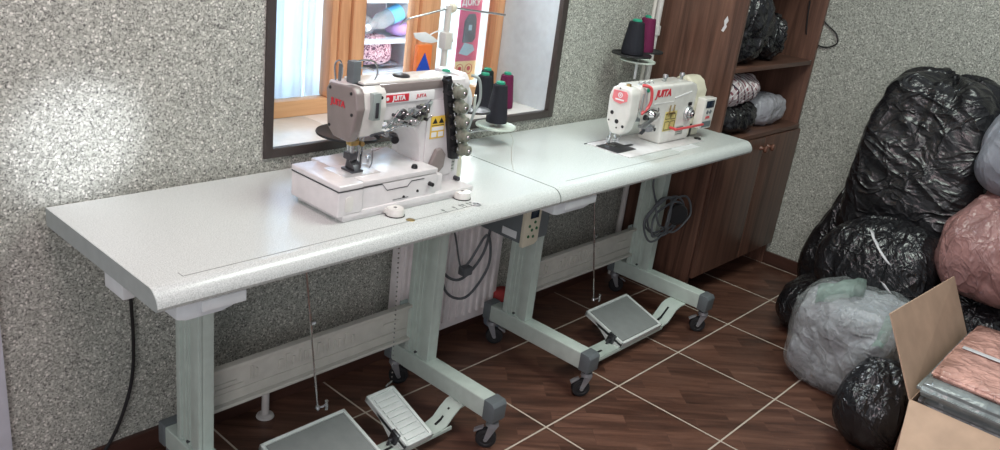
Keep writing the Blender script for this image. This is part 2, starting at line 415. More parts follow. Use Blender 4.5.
def text_mesh(txt, size, M, name, mat, parent, extrude=.0004, shear=0, bold=0, sx=1):
    cu = bpy.data.curves.new('t', 'FONT'); cu.body = txt; cu.size = size; cu.extrude = extrude; cu.shear = shear; cu.offset = bold
    cu.align_x = 'CENTER'; cu.align_y = 'CENTER'; cu.resolution_u = 3
    ob = bpy.data.objects.new('t', cu); COL.objects.link(ob)
    dg = bpy.context.evaluated_depsgraph_get(); me = bpy.data.meshes.new_from_object(ob.evaluated_get(dg))
    bpy.data.objects.remove(ob)
    me.transform(M @ Matrix.Diagonal((sx, 1, 1, 1))); me.transform(Matrix.Translation(-WORLD[parent.name]))
    me.materials.clear(); me.materials.append(M_[mat]); me.name = name
    o = bpy.data.objects.new(name, me); COL.objects.link(o); o.parent = parent; WORLD[o.name] = WORLD[parent.name]
    return o
def face_front(x, y, z, tilt=0):   # text facing -y, reading along +x
    return Matrix.Translation((x, y, z)) @ Matrix.Rotation(PI/2, 4, 'X') @ Matrix.Rotation(tilt, 4, 'Z')
def face_left(x, y, z):    # text facing -x, reading along -y
    return Matrix.Translation((x, y, z)) @ Matrix.Rotation(-PI/2, 4, 'Z') @ Matrix.Rotation(PI/2, 4, 'X')

# ------------------------------------------------------------------ camera
r = Vector((.67137079, -.73092912, .12249036)); u = Vector((.1853348, .32560862, .92716236)); f = Vector((.71757388, .59976799, -.35407072))
cam = bpy.data.objects.new('camera', bpy.data.cameras.new('camera')); COL.objects.link(cam)
mw = Matrix((r, u, -f)).transposed().to_4x4(); mw.translation = Vector((-.65635, -1.86607, 1.48024)); cam.matrix_world = mw
cam.data.sensor_width = 36; cam.data.lens = .84051*36; cam.data.clip_start = .02
SC.camera = cam

# ------------------------------------------------------------------ room
XR = 3.173; WX0, WX1, WZ0, WZ1 = .585, 1.757, .796, 2.05
struct(MB().box(-1.6, XR+.2, -3.2, .3, -.1, 0).done('floor', 'floor', smooth=False))
b = MB()
b.box(-1.6, WX0-.02, 0, .3, 0, 2.6); b.box(WX1+.02, XR+.2, 0, .3, 0, 2.6); b.box(WX0-.02, WX1+.02, 0, .3, 0, WZ0-.022); b.box(WX0-.02, WX1+.02, 0, .3, WZ1+.02, 2.6)
struct(b.done('wall_back', 'wall', smooth=False))
struct(MB().box(XR, XR+.2, -3.2, 0, 0, 2.6).done('wall_right', 'wall', smooth=False))
struct(MB().box(-1.6, XR, -.014, 0, 0, .06, .003).done('baseboard_back', 'base'))
struct(MB().box(XR-.014, XR, -3.2, -.014, 0, .06, .003).done('baseboard_right', 'base'))
struct(MB().box(-.20, -.107, -.025, -.0005, 0, 2.2, .004).done('trim_1', 'door_w'))
# window niche: brown edge trim, plaster reveal, tiled sill, pine window
win = bpy.data.objects.new('window_1', None); COL.objects.link(win); win.location = (1.17, 0, .79); WORLD['window_1'] = Vector((1.17, 0, .79)); struct(win)
b = MB(); w = .024
b.box(WX0-w, WX0+.002, -.008, .012, WZ0-w, WZ1+w, .002); b.box(WX1-.002, WX1+w+.004, -.008, .012, WZ0-w, WZ1+w, .002)
b.box(WX0, WX1, -.008, .012, WZ0-w, WZ0+.002, .002); b.box(WX0, WX1, -.008, .012, WZ1-.002, WZ1+w, .002); b.done('edge_trim', 'trimbrown', win)
b = MB(); b.box(WX0-.0195, WX0, .012, .31, WZ0-.02, WZ1); b.box(WX1, WX1+.0195, .012, .31, WZ0-.02, WZ1); b.box(WX0, WX1, .012, .31, WZ1, WZ1+.0195); b.done('reveal', 'reveal', win, smooth=False)
b = MB()
for i in range(4):
    xa = WX0+i*(WX1-WX0)/4; b.box(xa+.0008, xa+(WX1-WX0)/4-.0008, .012, .30, WZ0-.021, WZ0-.004, .001)
b.done('window_sill', 'sill', win)
FY0, FY1 = .262, .31
b = MB()
b.box(WX0, .985, FY0+.004, FY1, WZ0-.004, .843, .004, mat='wood_pine_h')       # lower rail left sash
b.box(.985, WX1, FY0+.004, FY1, WZ0-.004, .832, .004, mat='wood_pine_h')
b.box(WX0, WX0+.05, FY0, FY1, .84, WZ1, .004, mat='wood_pine'); b.box(WX0, WX1, FY0, FY1, 1.98, WZ1, .004, mat='wood_pine_h')
b.box(.962, .988, FY0-.004, FY1, .843, 1.98, .006, mat='wood_pine'); b.box(.990, 1.030, FY0-.010, FY1, WZ0-.004, 1.98, .006, mat='wood_pine')
b.box(1.032, 1.086, FY0-.018, FY1+.01, WZ0-.004, 1.98, .010, mat='wood_pine')
b.box(1.714, WX1, FY0, FY1, .832, 1.98, .01, mat='wood_pine')
b.box(1.312, 1.334, FY0+.01, FY1, .832, 1.98, .006, mat='wood_pine'); b.box(1.336, 1.425, FY0, FY1+.01, .832, 1.98, .008, mat='wood_pine')
b.done('window_frame', 'wood_pine', win)
b = MB(); b.box(.63, .965, .29, .294, .84, 1.985); b.box(1.084, 1.314, .29, .294, .83, 1.985); b.box(1.423, 1.715, .29, .294, .83, 1.985)
b.done('glass_pane', 'glass', win, smooth=False)

# beyond the window
struct(MB().box(-.4, 4.2, 1.75, 1.85, .0, 2.6).done('wall_corridor', 'corr', smooth=False))
struct(MB().box(-.4, 4.2, .3, 1.75, -.1, 0).done('floor_corridor', 'corr', smooth=False))
def cloth_panel(x0, x1, y, z0, z1, amp, per, name, mat, label, cat, ph=0):
    bm = bmesh.new(); nx, nz = 70, 10; g = []
    for i in range(nx+1):
        x = x0+(x1-x0)*i/nx; col = []
        for j in range(nz+1):
            z = z0+(z1-z0)*j/nz
            yy = y+amp*math.sin(2*PI*(x/per)+ph+.3*math.sin(3*z))+.4*amp*math.sin(5.1*PI*x/per)
            col.append(bm.verts.new((x, yy, z)))
        g.append(col)
    for i in range(nx):
        for j in range(nz): bm.faces.new((g[i][j], g[i+1][j], g[i+1][j+1], g[i][j+1]))
    q = MB(); q.bm.free(); q.bm = bm; o = q.done(name, mat); 
    sm = o.modifiers.new('thick', 'SOLIDIFY'); sm.thickness = .0015
    return tag(recenter(o), label, cat)
cloth_panel(.62, .946, .365, .78, 2.0, .010, .085, 'curtain', 'curtain', 'pale bluish white curtain behind the glass at the left edge of the window', 'curtain')
cloth_panel(.950, 1.12, .375, .78, 2.0, .008, .09, 'curtain', 'curtain', 'pale curtain with a pink vertical stripe beside the pine mullion', 'curtain', 1)

# display shelf unit outside
t = thing('display_shelf', (1.62, .80, 0), 'pale blue shelving unit seen through the middle pane of the window', 'shelf')
b = MB(); b.box(1.30, 1.32, .72, .95, 0, 1.6, .003); b.box(1.77, 1.79, .72, .95, 0, 1.6, .003); b.done('side_panel', 'shelfgl', t)
for z in (.60, .775, .905, 1.065, 1.25): MB().box(1.32, 1.77, .72, .95, z, z+.014, .003).done('shelf_board', 'shelfgl', t)
MB().box(1.32, 1.77, .95, .955, 0, 1.6).done('back_panel', 'corr', t)

def lump(name, c, rad, seed, mat, label=None, cat=None, group=None, parent=None, sub=4, amp=.18, fr=9, flat=True, fold=0, expo=2.6, topy=None):
    """crumpled soft body (cloth, thin bag): superellipsoid with ridged folds"""
    bm = bmesh.new(); bmesh.ops.create_icosphere(bm, subdivisions=sub, radius=1)
    off = Vector((seed*3.7, seed*1.3, seed*7.1)); rx, ry, rz = rad; rm = (rx*ry*rz)**(1/3)
    for v in bm.verts:
        d = v.co.normalized(); k = (abs(d.x)**expo+abs(d.y)**expo+abs(d.z)**expo)**(-1/expo)
        p = d*k; w = Vector((p.x*rx, p.y*ry, p.z*rz))
        n1 = noise.noise(w*fr*.45+off); wv = Vector((w.x, w.y, w.z*.5)); n2 = abs(noise.noise(wv*fr*1.1+off*2)); n3 = abs(noise.noise(w*fr*2.8+off))
        dd = rm*amp*(n1*1.3+1.5*(min(n2, .4)-.2)+.6*(n3-.2))
        if fold:
            a = math.atan2(w.y, w.x); dd += rm*fold*max(0, d.z)**1.5*(1-2*abs(noise.noise(Vector((a*3.2, d.z*1.2, seed*5.)))) - .5)
        w += d*dd
        if flat: w.z = max(w.z, -rz*.96+.004*noise.noise(w*20))
        v.co = w+Vector(c)
    q = MB(); q.bm.free(); q.bm = bm; o = q.done(name, mat, parent, ang=180)
    if parent is None: recenter(o); tag(o, label, cat, group)
    return o

lump('fabric_bundle', (1.58, .80, .865), (.085, .06, .058), 3, 'floral', 'pink and dark printed cloth bundle on the shelf seen through the window', 'cloth', fold=.3)
lump('fabric_bundle', (1.455, .80, .850), (.035, .06, .055), 5, 'folder', 'dark folded cloth left of the pink printed bundle beyond the window', 'cloth')
lump('plastic_bag', (1.705, .80, .953), (.05, .05, .030), 8, 'purple', 'purple plastic bag on the shelf under the blue labelled bottle', 'bag')
lump('plastic_bag', (1.50, .83, .965), (.09, .06, .042), 12, 'clearpl', 'clear crumpled plastic bag left of the purple bag beyond the window', 'bag')
lump('fabric_bundle', (1.66, .82, .806), (.07, .05, .014), 14, 'folder', 'flat dark cloth on the lower shelf beyond the window', 'cloth')
t = thing('plastic_bottle', (1.60, .765, 1.0), 'clear plastic bottle with a sky blue label lying tilted on the shelf', 'bottle')
ax = Vector((.93, 0, .36)).normalized(); bc = Vector((1.625, .76, 1.005))
prof = [(0, -.11), (.012, -.11), (.012, -.095), (.016, -.085), (.033, -.05), (.034, .08), (.028, .09), (0, .092)]
MB().lathe(prof, bc, ax, 24).done('bottle_body', 'clearpl', t)
MB().lathe([(.0348, 0), (.0348, .055), (.0340, .055), (.0340, 0)], bc, ax, 24).done('bottle_label', 'bluelab', t)
MB().lathe([(0, -.125), (.014, -.125), (.014, -.108), (0, -.108)], bc, ax, 16).done('bottle_cap', 'whiteink', t)

# things in the corridor right of the shelf
t = thing('corridor_door', (2.0, 1.0, 0), 'white framed corridor door with glass panel seen between pine post and pink poster', 'door')
b = MB(); b.box(1.98, 2.05, 1.0, 1.05, 0, 2.2, .004); b.box(2.30, 2.37, 1.0, 1.05, 0, 2.2, .004); b.box(2.05, 2.30, 1.0, 1.05, 0, .5, .004); b.done('door_frame', 'pvc', t)
MB().box(2.05, 2.30, 1.02, 1.026, .5, 2.2).done('glass_panel', 'glass', t)
MB().cyl((2.03, .99, .90), (2.03, .99, .98), .008).done('hinge', 'zinc', t)
# poster on the outer side of the window
t = thing('poster', (1.66, .335, .87), 'pink poster with a charcoal folder picture in the right pane of the window', 'poster')
MB().box(1.592, 1.704, .333, .336, .84, 1.30, mat='pink').done('poster_sheet', 'pink', t)
MB().box(1.592, 1.704, .3318, .333, .84, .915).done('yellow_band', 'yel', t)
b = MB(); b.prism([(1.618, .985), (1.620, 1.065), (1.640, 1.09), (1.672, 1.09), (1.682, 1.07), (1.684, 1.0), (1.67, .985)], 'y', .3312, .333); b.done('folder_picture', 'folder', t)
MB().box(1.643, 1.660, .3306, .3312, 1.03, 1.05).done('emblem_print', 'lblue', t)
b = MB(); b.prism([(1.605, .945), (1.63, .985), (1.675, .975), (1.686, .955), (1.65, .935)], 'y', .3310, .333); b.done('paper_picture', 'lblue', t)
for cx in (1.617, 1.665):
    MB().lathe([(.018, 0), (.020, 0), (.020, .001), (.018, .001), (.018, 0)], (cx, .3318, .885), (0, -1, 0), 24).done('ring_print', 'red', t)
    MB().cyl((cx, .3318, .887), (cx, .3308, .887), .009).done('dot_print', 'red', t)
text_mesh('ДОКУ', .034, face_front(1.644, .3315, 1.132), 'poster_lettering', 'whiteink', t, bold=.001)
# orange and blue card on the sill
t = thing('card_box', (1.315, .215, .796), 'orange and blue card packet standing on the sill in front of the pine post', 'packet')
MB().box(1.280, 1.345, .205, .222, .7955, 1.010, .002).done('packet_body', 'orange', t)
MB().prism([(1.280, .93), (1.312, .985), (1.344, .92), (1.344, .86), (1.280, .86)], 'y', .2035, .205).done('blue_print', 'blue', t)

# ------------------------------------------------------------------ heating
t = thing('radiator', (1.33, -.05, .0), 'white ribbed panel radiator on the wall between the two table stands', 'radiator')
b = MB(); b.box(1.02, 1.515, -.075, -.035, .075, .60, .006)
for i in range(14): b.box(1.035+i*.034, 1.035+i*.034+.016, -.084, -.07, .105, .57, .006, 2)
b.done('radiator_panel', 'radiator', t)
b = MB(); b.box(1.02, 1.515, -.080, -.03, .60, .607, .002); b.done('top_grille', 'pipe', t)
for x, z in ((1.06, .52), (1.44, .52), (1.06, .12), (1.44, .12)): MB().box(x, x+.02, -.035, -.001, z, z+.04).done('wall_bracket', 'zinc', t)
t = thing('heating_pipe', (.549, -.062, 0), 'short white heating pipe rising from the floor behind the left table', 'pipe')
MB().cyl((.549, -.062, 0), (.549, -.062, .15), .011).done('pipe', 'pipe', t); MB().lathe([(.011, 0), (.026, 0), (.024, .006), (.012, .009)], (.549, -.062, .0)).done('floor_flange', 'pipe', t)
b = MB(); b.cyl((.549, -.062, .15), (.549, -.0005, .15), .011); b.done('elbow', 'pipe', t)
t = thing('heating_riser', (2.35, -.03, 0), 'tall white heating riser pipe in the corner beside the walnut cabinet', 'pipe')
MB().cyl((2.35, -.032, 0), (2.35, -.032, 2.3), .0125).done('pipe', 'pipe', t)
b = MB(); b.lathe([(.0125, -.02), (.019, -.018), (.019, .018), (.0125, .02)], (2.35, -.032, 1.085), n=10); b.done('coupling', 'pipe', t)

# ------------------------------------------------------------------ sewing tables
H = .745; TT = .042; YB, YF = -.03, -.53
def top_profile():
    p = [(YB, H-TT), (YB, H)]
    rr = .034; n = 10
    for i in range(n+1):
        a = PI/2*(i/n); p.append((YF+rr-rr*math.sin(a), H-rr+rr*math.cos(a)))
    p.append((YF+.004, H-TT)); return p
def caster(x, y, par, ang, z=.10):
    c = MB(); c.cyl((x, y, z), (x, y, z-.018), .009, n=16); c.lathe([(.0, .012), (.018, .012), (.020, 0), (.015, -.004), (0, -.004)], (x, y, z-.024), n=20)
    d = Vector((math.cos(ang), math.sin(ang), 0)); s = Vector((-d.y, d.x, 0)); wc = Vector((x, y, .0312))-d*.014
    Mx = Matrix.Translation(wc) @ Matrix(((d.x, s.x, 0, 0), (d.y, s.y, 0, 0), (0, 0, 1, 0), (0, 0, 0, 1)))
    for sgn in (-1, 1):
        c.prism([(-.006, -.004), (.006, -.004), (.030, .046), (.004, .046)], 'y', sgn*.0125-.001, sgn*.0125+.001, M=Mx)
    c = c.done('caster', 'zinc2', par)
    for sgn in (-1, 1):
        o = wc+s*sgn*.006
        MB().lathe([(0, -.005), (.010, -.005), (.012, -.0035), (.019, -.0035), (.021, -.005), (.0295, -.004), (.0310, 0), (.0295, .004), (.021, .005), (.019, .0035), (0, .0035)], o, s, 28).done('wheel', 'rubber', c)
    q = MB(); q.cyl(wc-s*.017, wc+s*.017, .0035, n=10); q.lathe([(0, -.002), (.006, -.002), (.006, .002), (0, .002)], wc-s*.0155, s, 8); q.lathe([(0, -.002), (.006, -.002), (.006, .002), (0, .002)], wc+s*.0155, s, 8); q.done('axle', 'zinc2', c)
    q = MB(); q.prism([(-.030, .022), (-.018, .030), (-.002, .038), (-.004, .032), (-.018, .023), (-.028, .016)], 'y', -.008, .008, .001, M=Mx @ Matrix.Translation((-.008, 0, 0))); q.done('brake_lever', 'zinc2', c)

def foot(xc, par):
    fr = MB(); fr.box(xc-.026, xc+.026, -.555, -.150, .100, .160, .005, 3)
    fo = fr.done('foot', 'stand', par)
    for (y0, y1) in ((-.596, -.555), (-.150, -.118)):
        q = MB()
        if y0 < -.3: q.prism([(y1, .098), (y1, .162), (y0+.008, .160), (y0, .150), (y0+.002, .098)], 'x', xc-.028, xc+.028, .0025)
        else: q.box(xc-.028, xc+.028, y0, y1, .098, .162, .005, 3)
        q.done('end_cap', 'cap', fo)
    return fo
def column(xc, par, flip):
    q = MB(); x0, x1 = xc-.020, xc+.020; ya, yb_ = -.305, -.200
    # C channel seen from the side: web towards -x with two raised lips, front lip wider
    q.box(x0+.006, x1, yb_-.004, yb_, .160, .690, .001); q.box(x0+.006, x1, ya, ya+.030, .160, .690, .003)
    q.box(x0+.006, x0+.010, ya, yb_, .160, .690); q.box(x0, x0+.008, yb_-.018, yb_, .160, .690, .002); q.box(x0, x0+.008, ya, ya+.034, .160, .690, .002)
    q.box(x0+.003, x0+.008, ya+.052, ya+.058, .160, .690, .001); q.box(x0+.003, x0+.008, ya+.068, ya+.074, .160, .690, .001)
    c = q.done('column', 'stand', par)
    MB().box(x0+.010, x1-.002, ya+.031, yb_-.005, .17, .688, .001).done('inner_post', 'stand_in', c)
    MB().box(xc-.05, xc+.05, -.42, -.12, .690, .7028, .002).done('top_plate', 'stand_in', c)
    for z in (.60, .64): MB().cyl((xc+.004, ya-.002, z), (xc+.004, ya+.004, z), .0035, n=10).done('bolt', 'steeldark', c)
    MB().cyl((x0-.001, -.25, .17), (x0+.008, -.25, .17), .004, n=10).done('bolt', 'steeldark', c)
    return c
def pedal(x0, x1, yb, zb, yf, zf, par, ribs):
    """tilted tray pedal: yb/zb back edge, yf/zf front edge"""
    L = math.hypot(yb-yf, zb-zf); a = math.atan2(zb-zf, yb-yf)
    Mx = Matrix.Translation((x0, yf, zf)) @ Matrix.Rotation(a, 4, 'X')   # local: x 0..W, y 0..L
    W = x1-x0; q = MB()
    q.box(0, W, 0, L, -.010, -.002, .003, M=Mx)
    for bx in ((0, .010, 0, L), (W-.010, W, 0, L), (0, W, 0, .010), (0, W, L-.010, L)):
        q.box(bx[0], bx[1], bx[2], bx[3], -.018, .003, .003, M=Mx)
    q.prism([(0, -.008), (L*.75, -.006), (L*.3, -.040), (L*.12, -.040)], 'x', 0, .004, M=Mx); q.prism([(0, -.008), (L*.75, -.006), (L*.3, -.040), (L*.12, -.040)], 'x', W-.004, W, M=Mx)
    if ribs:
        n = 8
        for i in range(n):
            yy = .016+i*(L-.032)/n; q.box(.014, W-.014, yy+.002, yy+(L-.032)/n-.004, -.003, .0025, .0022, M=Mx)
    p = q.done('pedal', 'pedalpaint', par)
    if not ribs: MB().box(.012, W-.012, .012, L-.012, -.003, .0022, .002, M=Mx).done('rubber_mat', 'matpad', p)
    q = MB(); q.box(-.006, .004, .035, .065, -.050, .006, .002, M=Mx); q.box(-.030, .004, .035, .065, -.050, -.046, .001, M=Mx); q.cyl(Mx @ Vector((-.020, .05, -.020)), Mx @ Vector((.012, .05, -.020)), .006, n=12); q.cyl(Mx @ Vector((-.018, .05, -.046)), Mx @ Vector((-.018, .05, -.026)), .004, n=10); q.done('pivot_clamp', 'steeldark', p)
    return p
def rod(p0, p1, par, name='treadle_rod'):
    p0, p1 = Vector(p0), Vector(p1); q = MB(); q.cyl(p0, p1, .0028, n=10); m = p0.lerp(p1, .52); d = (p1-p0).normalized()
    q.cyl(m-d*.03, m+d*.03, .0045, n=10); q.lathe([(0, -.006), (.007, -.006), (.007, .006), (0, .006)], m+Vector((.004, -.003, 0)), (1, 0, 0), 10)
    q.lathe([(0, -.008), (.006, -.006), (.008, 0), (.006, .006), (0, .008)], p1, (0, 0, 1), 14); q.cyl(p1, p1+Vector((.022, -.010, .006)), .003, n=8); q.cyl(p1+Vector((.020, -.012, -.006)), p1+Vector((.020, -.012, .022)), .005, n=10)
    return q.done(name, 'steel', par)

def table(x0, x1, c0, c1, label, n):
    t = thing('sewing_table', ((x0+x1)/2, -.35, 0), label, 'table')
    q = MB(); q.prism(top_profile(), 'x', x0+.0012, x1-.0012); q.done('tabletop', 'lam', t, ang=25)
    pr = top_profile()
    for xx in (x0, x1-.0012): MB().prism(pr, 'x', xx, xx+.0012).done('edge_band', 'edgeband', t, ang=25)
    for c in (c0, c1): column(c, t, 0); foot(c, t)
    for i, (c, y) in enumerate(((c0, -.575), (c0, -.145), (c1, -.575), (c1, -.145))): caster(c, y, t, (-.65, 2.3, -.9, 2.5)[i])
    # stretcher with raised maker's mark strokes
    q = MB(); xa, xb = c0+.02, c1-.02
    q.box(xa, xb, -.206, -.200, .200, .318, .001); q.box(xa, xb, -.222, -.200, .310, .320, .002); q.box(xa, xb, -.222, -.200, .198, .208, .002)
    q.box(xa+.01, xb-.01, -.210, -.205, .232, .238, .002)
    xs = xa+.16
    for i in range(15):
        hgt = (.040, .030, .030, .040, .026)[i % 5]; ww = (.006, .012, .006, .008, .014)[(i*2) % 5]
        q.box(xs, xs+ww, -.211, -.205, .252, .252+hgt, .002, 2); xs += ww+(.008, .014, .010)[i % 3]+(.05 if i == 1 else 0)
    q.box(xa+.05, xa+.12, -.210, -.205, .262, .268, .002); q.box(xa+.06, xa+.14, -.210, -.205, .248, .254, .002); q.box(xb-.10, xb-.04, -.210, -.205, .270, .276, .002)
    s = q.done('stretcher', 'stretch', t)
    for xx in (xa, xb-.03): MB().box(xx, xx+.03, -.199, -.195, .19, .33, .001).done('flange', 'stand_in', s)
    return t

T1 = table(0, 1.196, .225, .972, 'left white speckled sewing table on a pale green stand with ribbed and grey pedals', 1)
T2 = table(1.199, 2.395, 1.430, 2.200, 'right white speckled sewing table whose end reaches the walnut cabinet', 2)
# trays under the front edge
def tray(x0, x1, par):
    q = MB(); q.prism([(x0, .7025), (x1, .7025), (x1, .686), (x1-.03, .668), (x1-.055, .662), (x0+.02, .662), (x0, .668)], 'y', -.515, -.40, .004)
    o = q.done('drawer_tray', 'traywhite', par)
    MB().box(x0+.05, x1-.002, -.520, -.513, .672, .698, .004).done('tray_front', 'pwhite', o)
tray(.045, .195, T1); tray(1.19, 1.395, T2)
MB().box(.006, .030, -.378, -.298, .664, .7025, .002).done('end_bracket', 'pwhite', T1)
# printed measuring line and numbers along the front of table 1
q = MB(); q.box(.072, .70, -.4895, -.488, H, H+.0004)
q.box(.072, .0735, -.488, -.47, H, H+.0004); q.done('measuring_line', 'dark_line', T1, smooth=False)
q = MB()
for x, y in ((.775, -.470), (.815, -.468), (.840, -.466), (.850, -.466), (.868, -.465), (.880, -.465)): 
    q.box(x, x+.006, y-.010, y, H, H+.0005); q.box(x+.002, x+.004, y-.022, y-.012, H, H+.0005)
q.box(.70, .90, -.4895, -.488, H, H+.0004); q.done('scale_mark', 'dark_line', T1, smooth=False)
q = MB(); q.lathe([(0, .0018), (.009, .0016), (.0115, 0)], (.66, -.484, H), n=20); q.done('brass_plug', 'brass', T1)
q = MB(); q.lathe([(0, .0006), (.007, .0006), (.008, .003), (.013, .002), (.014, 0)], (.885, -.487, H), n=24); q.done('hole_ring', 'zinc', T1)
q = MB(); q.box(1.28, 1.93, -.4775, -.476, H, H+.0004); q.done('measuring_line', 'dark_line', T2, smooth=False)
q = MB(); q.box(1.955, 2.10, -.46, -.40, H, H+.0004); q.done('drawer_lid', 'pwhite', T2, smooth=False)
# pedal bars
q = MB(); pts = [(.952, .100), (.930, .098), (.905, .080), (.880, .055), (.855, .046), (.40, .046), (.34, .05), (.30, .095), (.25, .100)]
pts.sort(); q.strip(pts, (-.455, -.395), .005); q.box(.40, .90, -.457, -.452, .034, .046, .001)
q.bm.transform(Matrix.Translation((.006, -.022, 0))); bar = q.done('pedal_bar', 'stand', T1)
q = MB(); q.prism([(.862, .0485), (.882, .0568), (.912, .0858), (.918, .0885), (.884, .0605), (.862, .0512)], 'y', -.4285, -.4215); q.bm.transform(Matrix.Translation((.006, -.022, 0))); q.done('slot', 'black', bar); MB().box(.675, .705, -.452, -.444, .0462, .0470).done('slot', 'black', bar)
q = MB(); pts = [(1.455, .100), (1.48, .100), (1.52, .062), (1.56, .046), (2.02, .046), (2.06, .052), (2.11, .092), (2.14, .100), (2.175, .100)]
q.strip(pts, (-.455, -.385), .005); q.box(1.56, 2.02, -.457, -.452, .034, .046, .001); q.bm.transform(Matrix.Translation((.0, -.050, 0))); bar2 = q.done('pedal_bar', 'stand', T2)
q = MB(); q.prism([(2.040, .0505), (2.062, .0550), (2.10, .0855), (2.106, .090), (2.064, .0600), (2.040, .0535)], 'y', -.4240, -.4160); q.bm.transform(Matrix.Translation((.0, -.050, 0))); q.done('slot', 'black', bar2); MB().box(1.60, 1.66, -.480, -.472, .0462, .0472).done('slot', 'black', bar2)
pedal(.372, .642, -.305, .118, -.522, .060, T1, False)
pedal(.717, .817, -.308, .130, -.492, .064, T1, True)
pedal(1.733, 1.997, -.336, .121, -.515, .064, T2, False)
rod((.500, -.27, .702), (.562, -.290, .145), T1)
rod((1.690, -.29, .702), (1.806, -.312, .138), T2)
q = MB()   # ball chain and hook for the small pedal
for i in range(34):
    z = .62-i*.015; q.lathe([(0, -.003), (.0025, -.0015), (.0025, .0015), (0, .003)], (.815+.0006*i, -.283, z), n=6)
q.tube([(.833, -.283, .125), (.815, -.290, .125), (.800, -.300, .128)], .003); q.done('pull_chain', 'steel', T1)
q = MB(); q.prism([(.785, .7025), (.835, .7025), (.83, .672), (.812, .666), (.800, .680)], 'y', -.30, -.275, .002); q.tube([(.80, -.29, .67), (.792, -.29, .63), (.80, -.29, .59), (.812, -.29, .60)], .003); q.done('knee_lever_bracket', 'steeldark', T1)

# ------------------------------------------------------------------ control box, cables
t = thing('motor_control_box', (1.31, -.27, .49), 'slate grey control box with a white keypad face under the joint of the tables', 'control box')
q = MB(); q.box(1.262, 1.400, -.350, -.175, .500, .700, .006)
for i in range(6): q.box(1.258, 1.266, -.20-i*.022-.006, -.20-i*.022, .640, .695, .002)
q.done('housing', 'ctrlgrey', t)
q = MB(); q.prism([(1.262, .490), (1.320, .492), (1.336, .502), (1.340, .70), (1.262, .70)], 'y', -.364, -.349, .004); fc = q.done('keypad_face', 'cream', t)
MB().box(1.278, 1.330, -.3665, -.3635, .655, .690, .001).done('display', 'greenbtn', fc); MB().box(1.284, 1.322, -.3665, -.3635, .585, .612, .001).done('display', 'lcd', fc)
for x, z in ((1.285, .560), (1.310, .570), (1.298, .545), (1.320, .548), (1.284, .525), (1.308, .522)): MB().lathe([(0, .003), (.0045, .0025), (.0055, 0)], (x, -.3635, z), (0, -1, 0), 14).done('keypad_button', 'greenbtn', fc)
MB().box(1.2605, 1.2625, -.335, -.275, .512, .536).done('maker_label', 'pwhite', t)

q = MB()
def loop(cx, cz, rx, rz, y, n=14, a0=0, ph=0, tilt=0.0, sd=0):
    return [(cx+rx*math.cos(a0+2*PI*i/n), y+.01*math.sin(2*PI*i/n*2+ph), cz+rz*math.sin(a0+2*PI*i/n)+tilt*math.cos(a0+2*PI*i/n)+.006*math.sin(i*1.7+sd)) for i in range(n)]
q.tube([(1.20, -.15, .56), (1.14, -.14, .48), (1.135, -.14, .40), (1.17, -.14, .33), (1.25, -.14, .30), (1.34, -.14, .37), (1.365, -.14, .50), (1.35, -.16, .70)], .0048)
q.tube([(1.30, -.16, .70), (1.19, -.145, .58), (1.145, -.14, .44), (1.17, -.14, .28), (1.27, -.145, .225), (1.36, -.145, .30), (1.37, -.145, .38), (1.34, -.145, .44), (1.28, -.14, .36), (1.24, -.14, .33)], .0045)
q.tube([(1.20, -.16, .70), (1.16, -.15, .56), (1.19, -.15, .45), (1.22, -.15, .36), (1.25, -.15, .32)], .003)
q.tube([(1.09, -.15, .56), (1.13, -.15, .53), (1.25, -.15, .655), (1.33, -.15, .695)], .003)
q.box(1.235, 1.275, -.16, -.13, .315, .345, .004)
tag(recenter(q.done('cable_coil', 'cable_g')), 'dark grey cable hanging in big loops in front of the radiator', 'cable')
q = MB()
for i, (cx, cz, rx, rz, tl) in enumerate(((2.12, .435, .100, .070, .0), (2.15, .425, .115, .078, -.01), (2.10, .425, .095, .085, .01), (2.16, .44, .105, .066, -.02), (2.13, .42, .11, .060, .015), (2.20, .43, .09, .075, .0))):
    q.tube(loop(cx, cz, rx, rz, -.345-.006*i, ph=i, tilt=tl, sd=i), .0042, closed=True)
q.tube([(2.08, -.34, .49), (2.05, -.33, .56), (2.06, -.32, .64), (2.08, -.31, .70)], .0042)
q.tube([(2.16, -.36, .35), (2.15, -.37, .42), (2.16, -.36, .50)], .006)
tag(recenter(q.done('cable_coil', 'cable_g')), 'grey cable tied in a round bundle on the rightmost table leg', 'cable')
q = MB(); q.lathe([(0, .004), (.038, .003), (.044, -.004), (.040, -.016), (0, -.018)], (2.19, -.385, .435), (-.5, -.8, .1), 28); tag(recenter(q.done('pedal_sensor', 'black')), 'round black disc hanging inside the cable bundle on the table leg', 'sensor')
q = MB(); q.tube([(.16, -.10, .70), (.175, -.035, .60), (.183, -.022, .48), (.186, -.022, .35), (.178, -.022, .24), (.150, -.025, .15), (.115, -.022, .075), (.06, -.025, .012)], .0045)
tag(recenter(q.done('power_cable', 'cable_b')), 'black power cable hanging down the wall at the left end of the table', 'cable')
q = MB(); q.tube([(3.160, -.330, 1.30), (3.160, -.33, 1.22), (3.163, -.395, 1.165), (3.163, -.450, 1.13), (3.163, -.462, 1.09), (3.163, -.42, 1.065), (3.163, -.37, 1.07), (3.16, -.33, 1.09), (3.14, -.32, 1.13), (3.13, -.31, 1.25)], .0032)
tag(recenter(q.done('wall_cable', 'cable_b')), 'thin black cable looping out of the cabinet onto the right wall', 'cable')

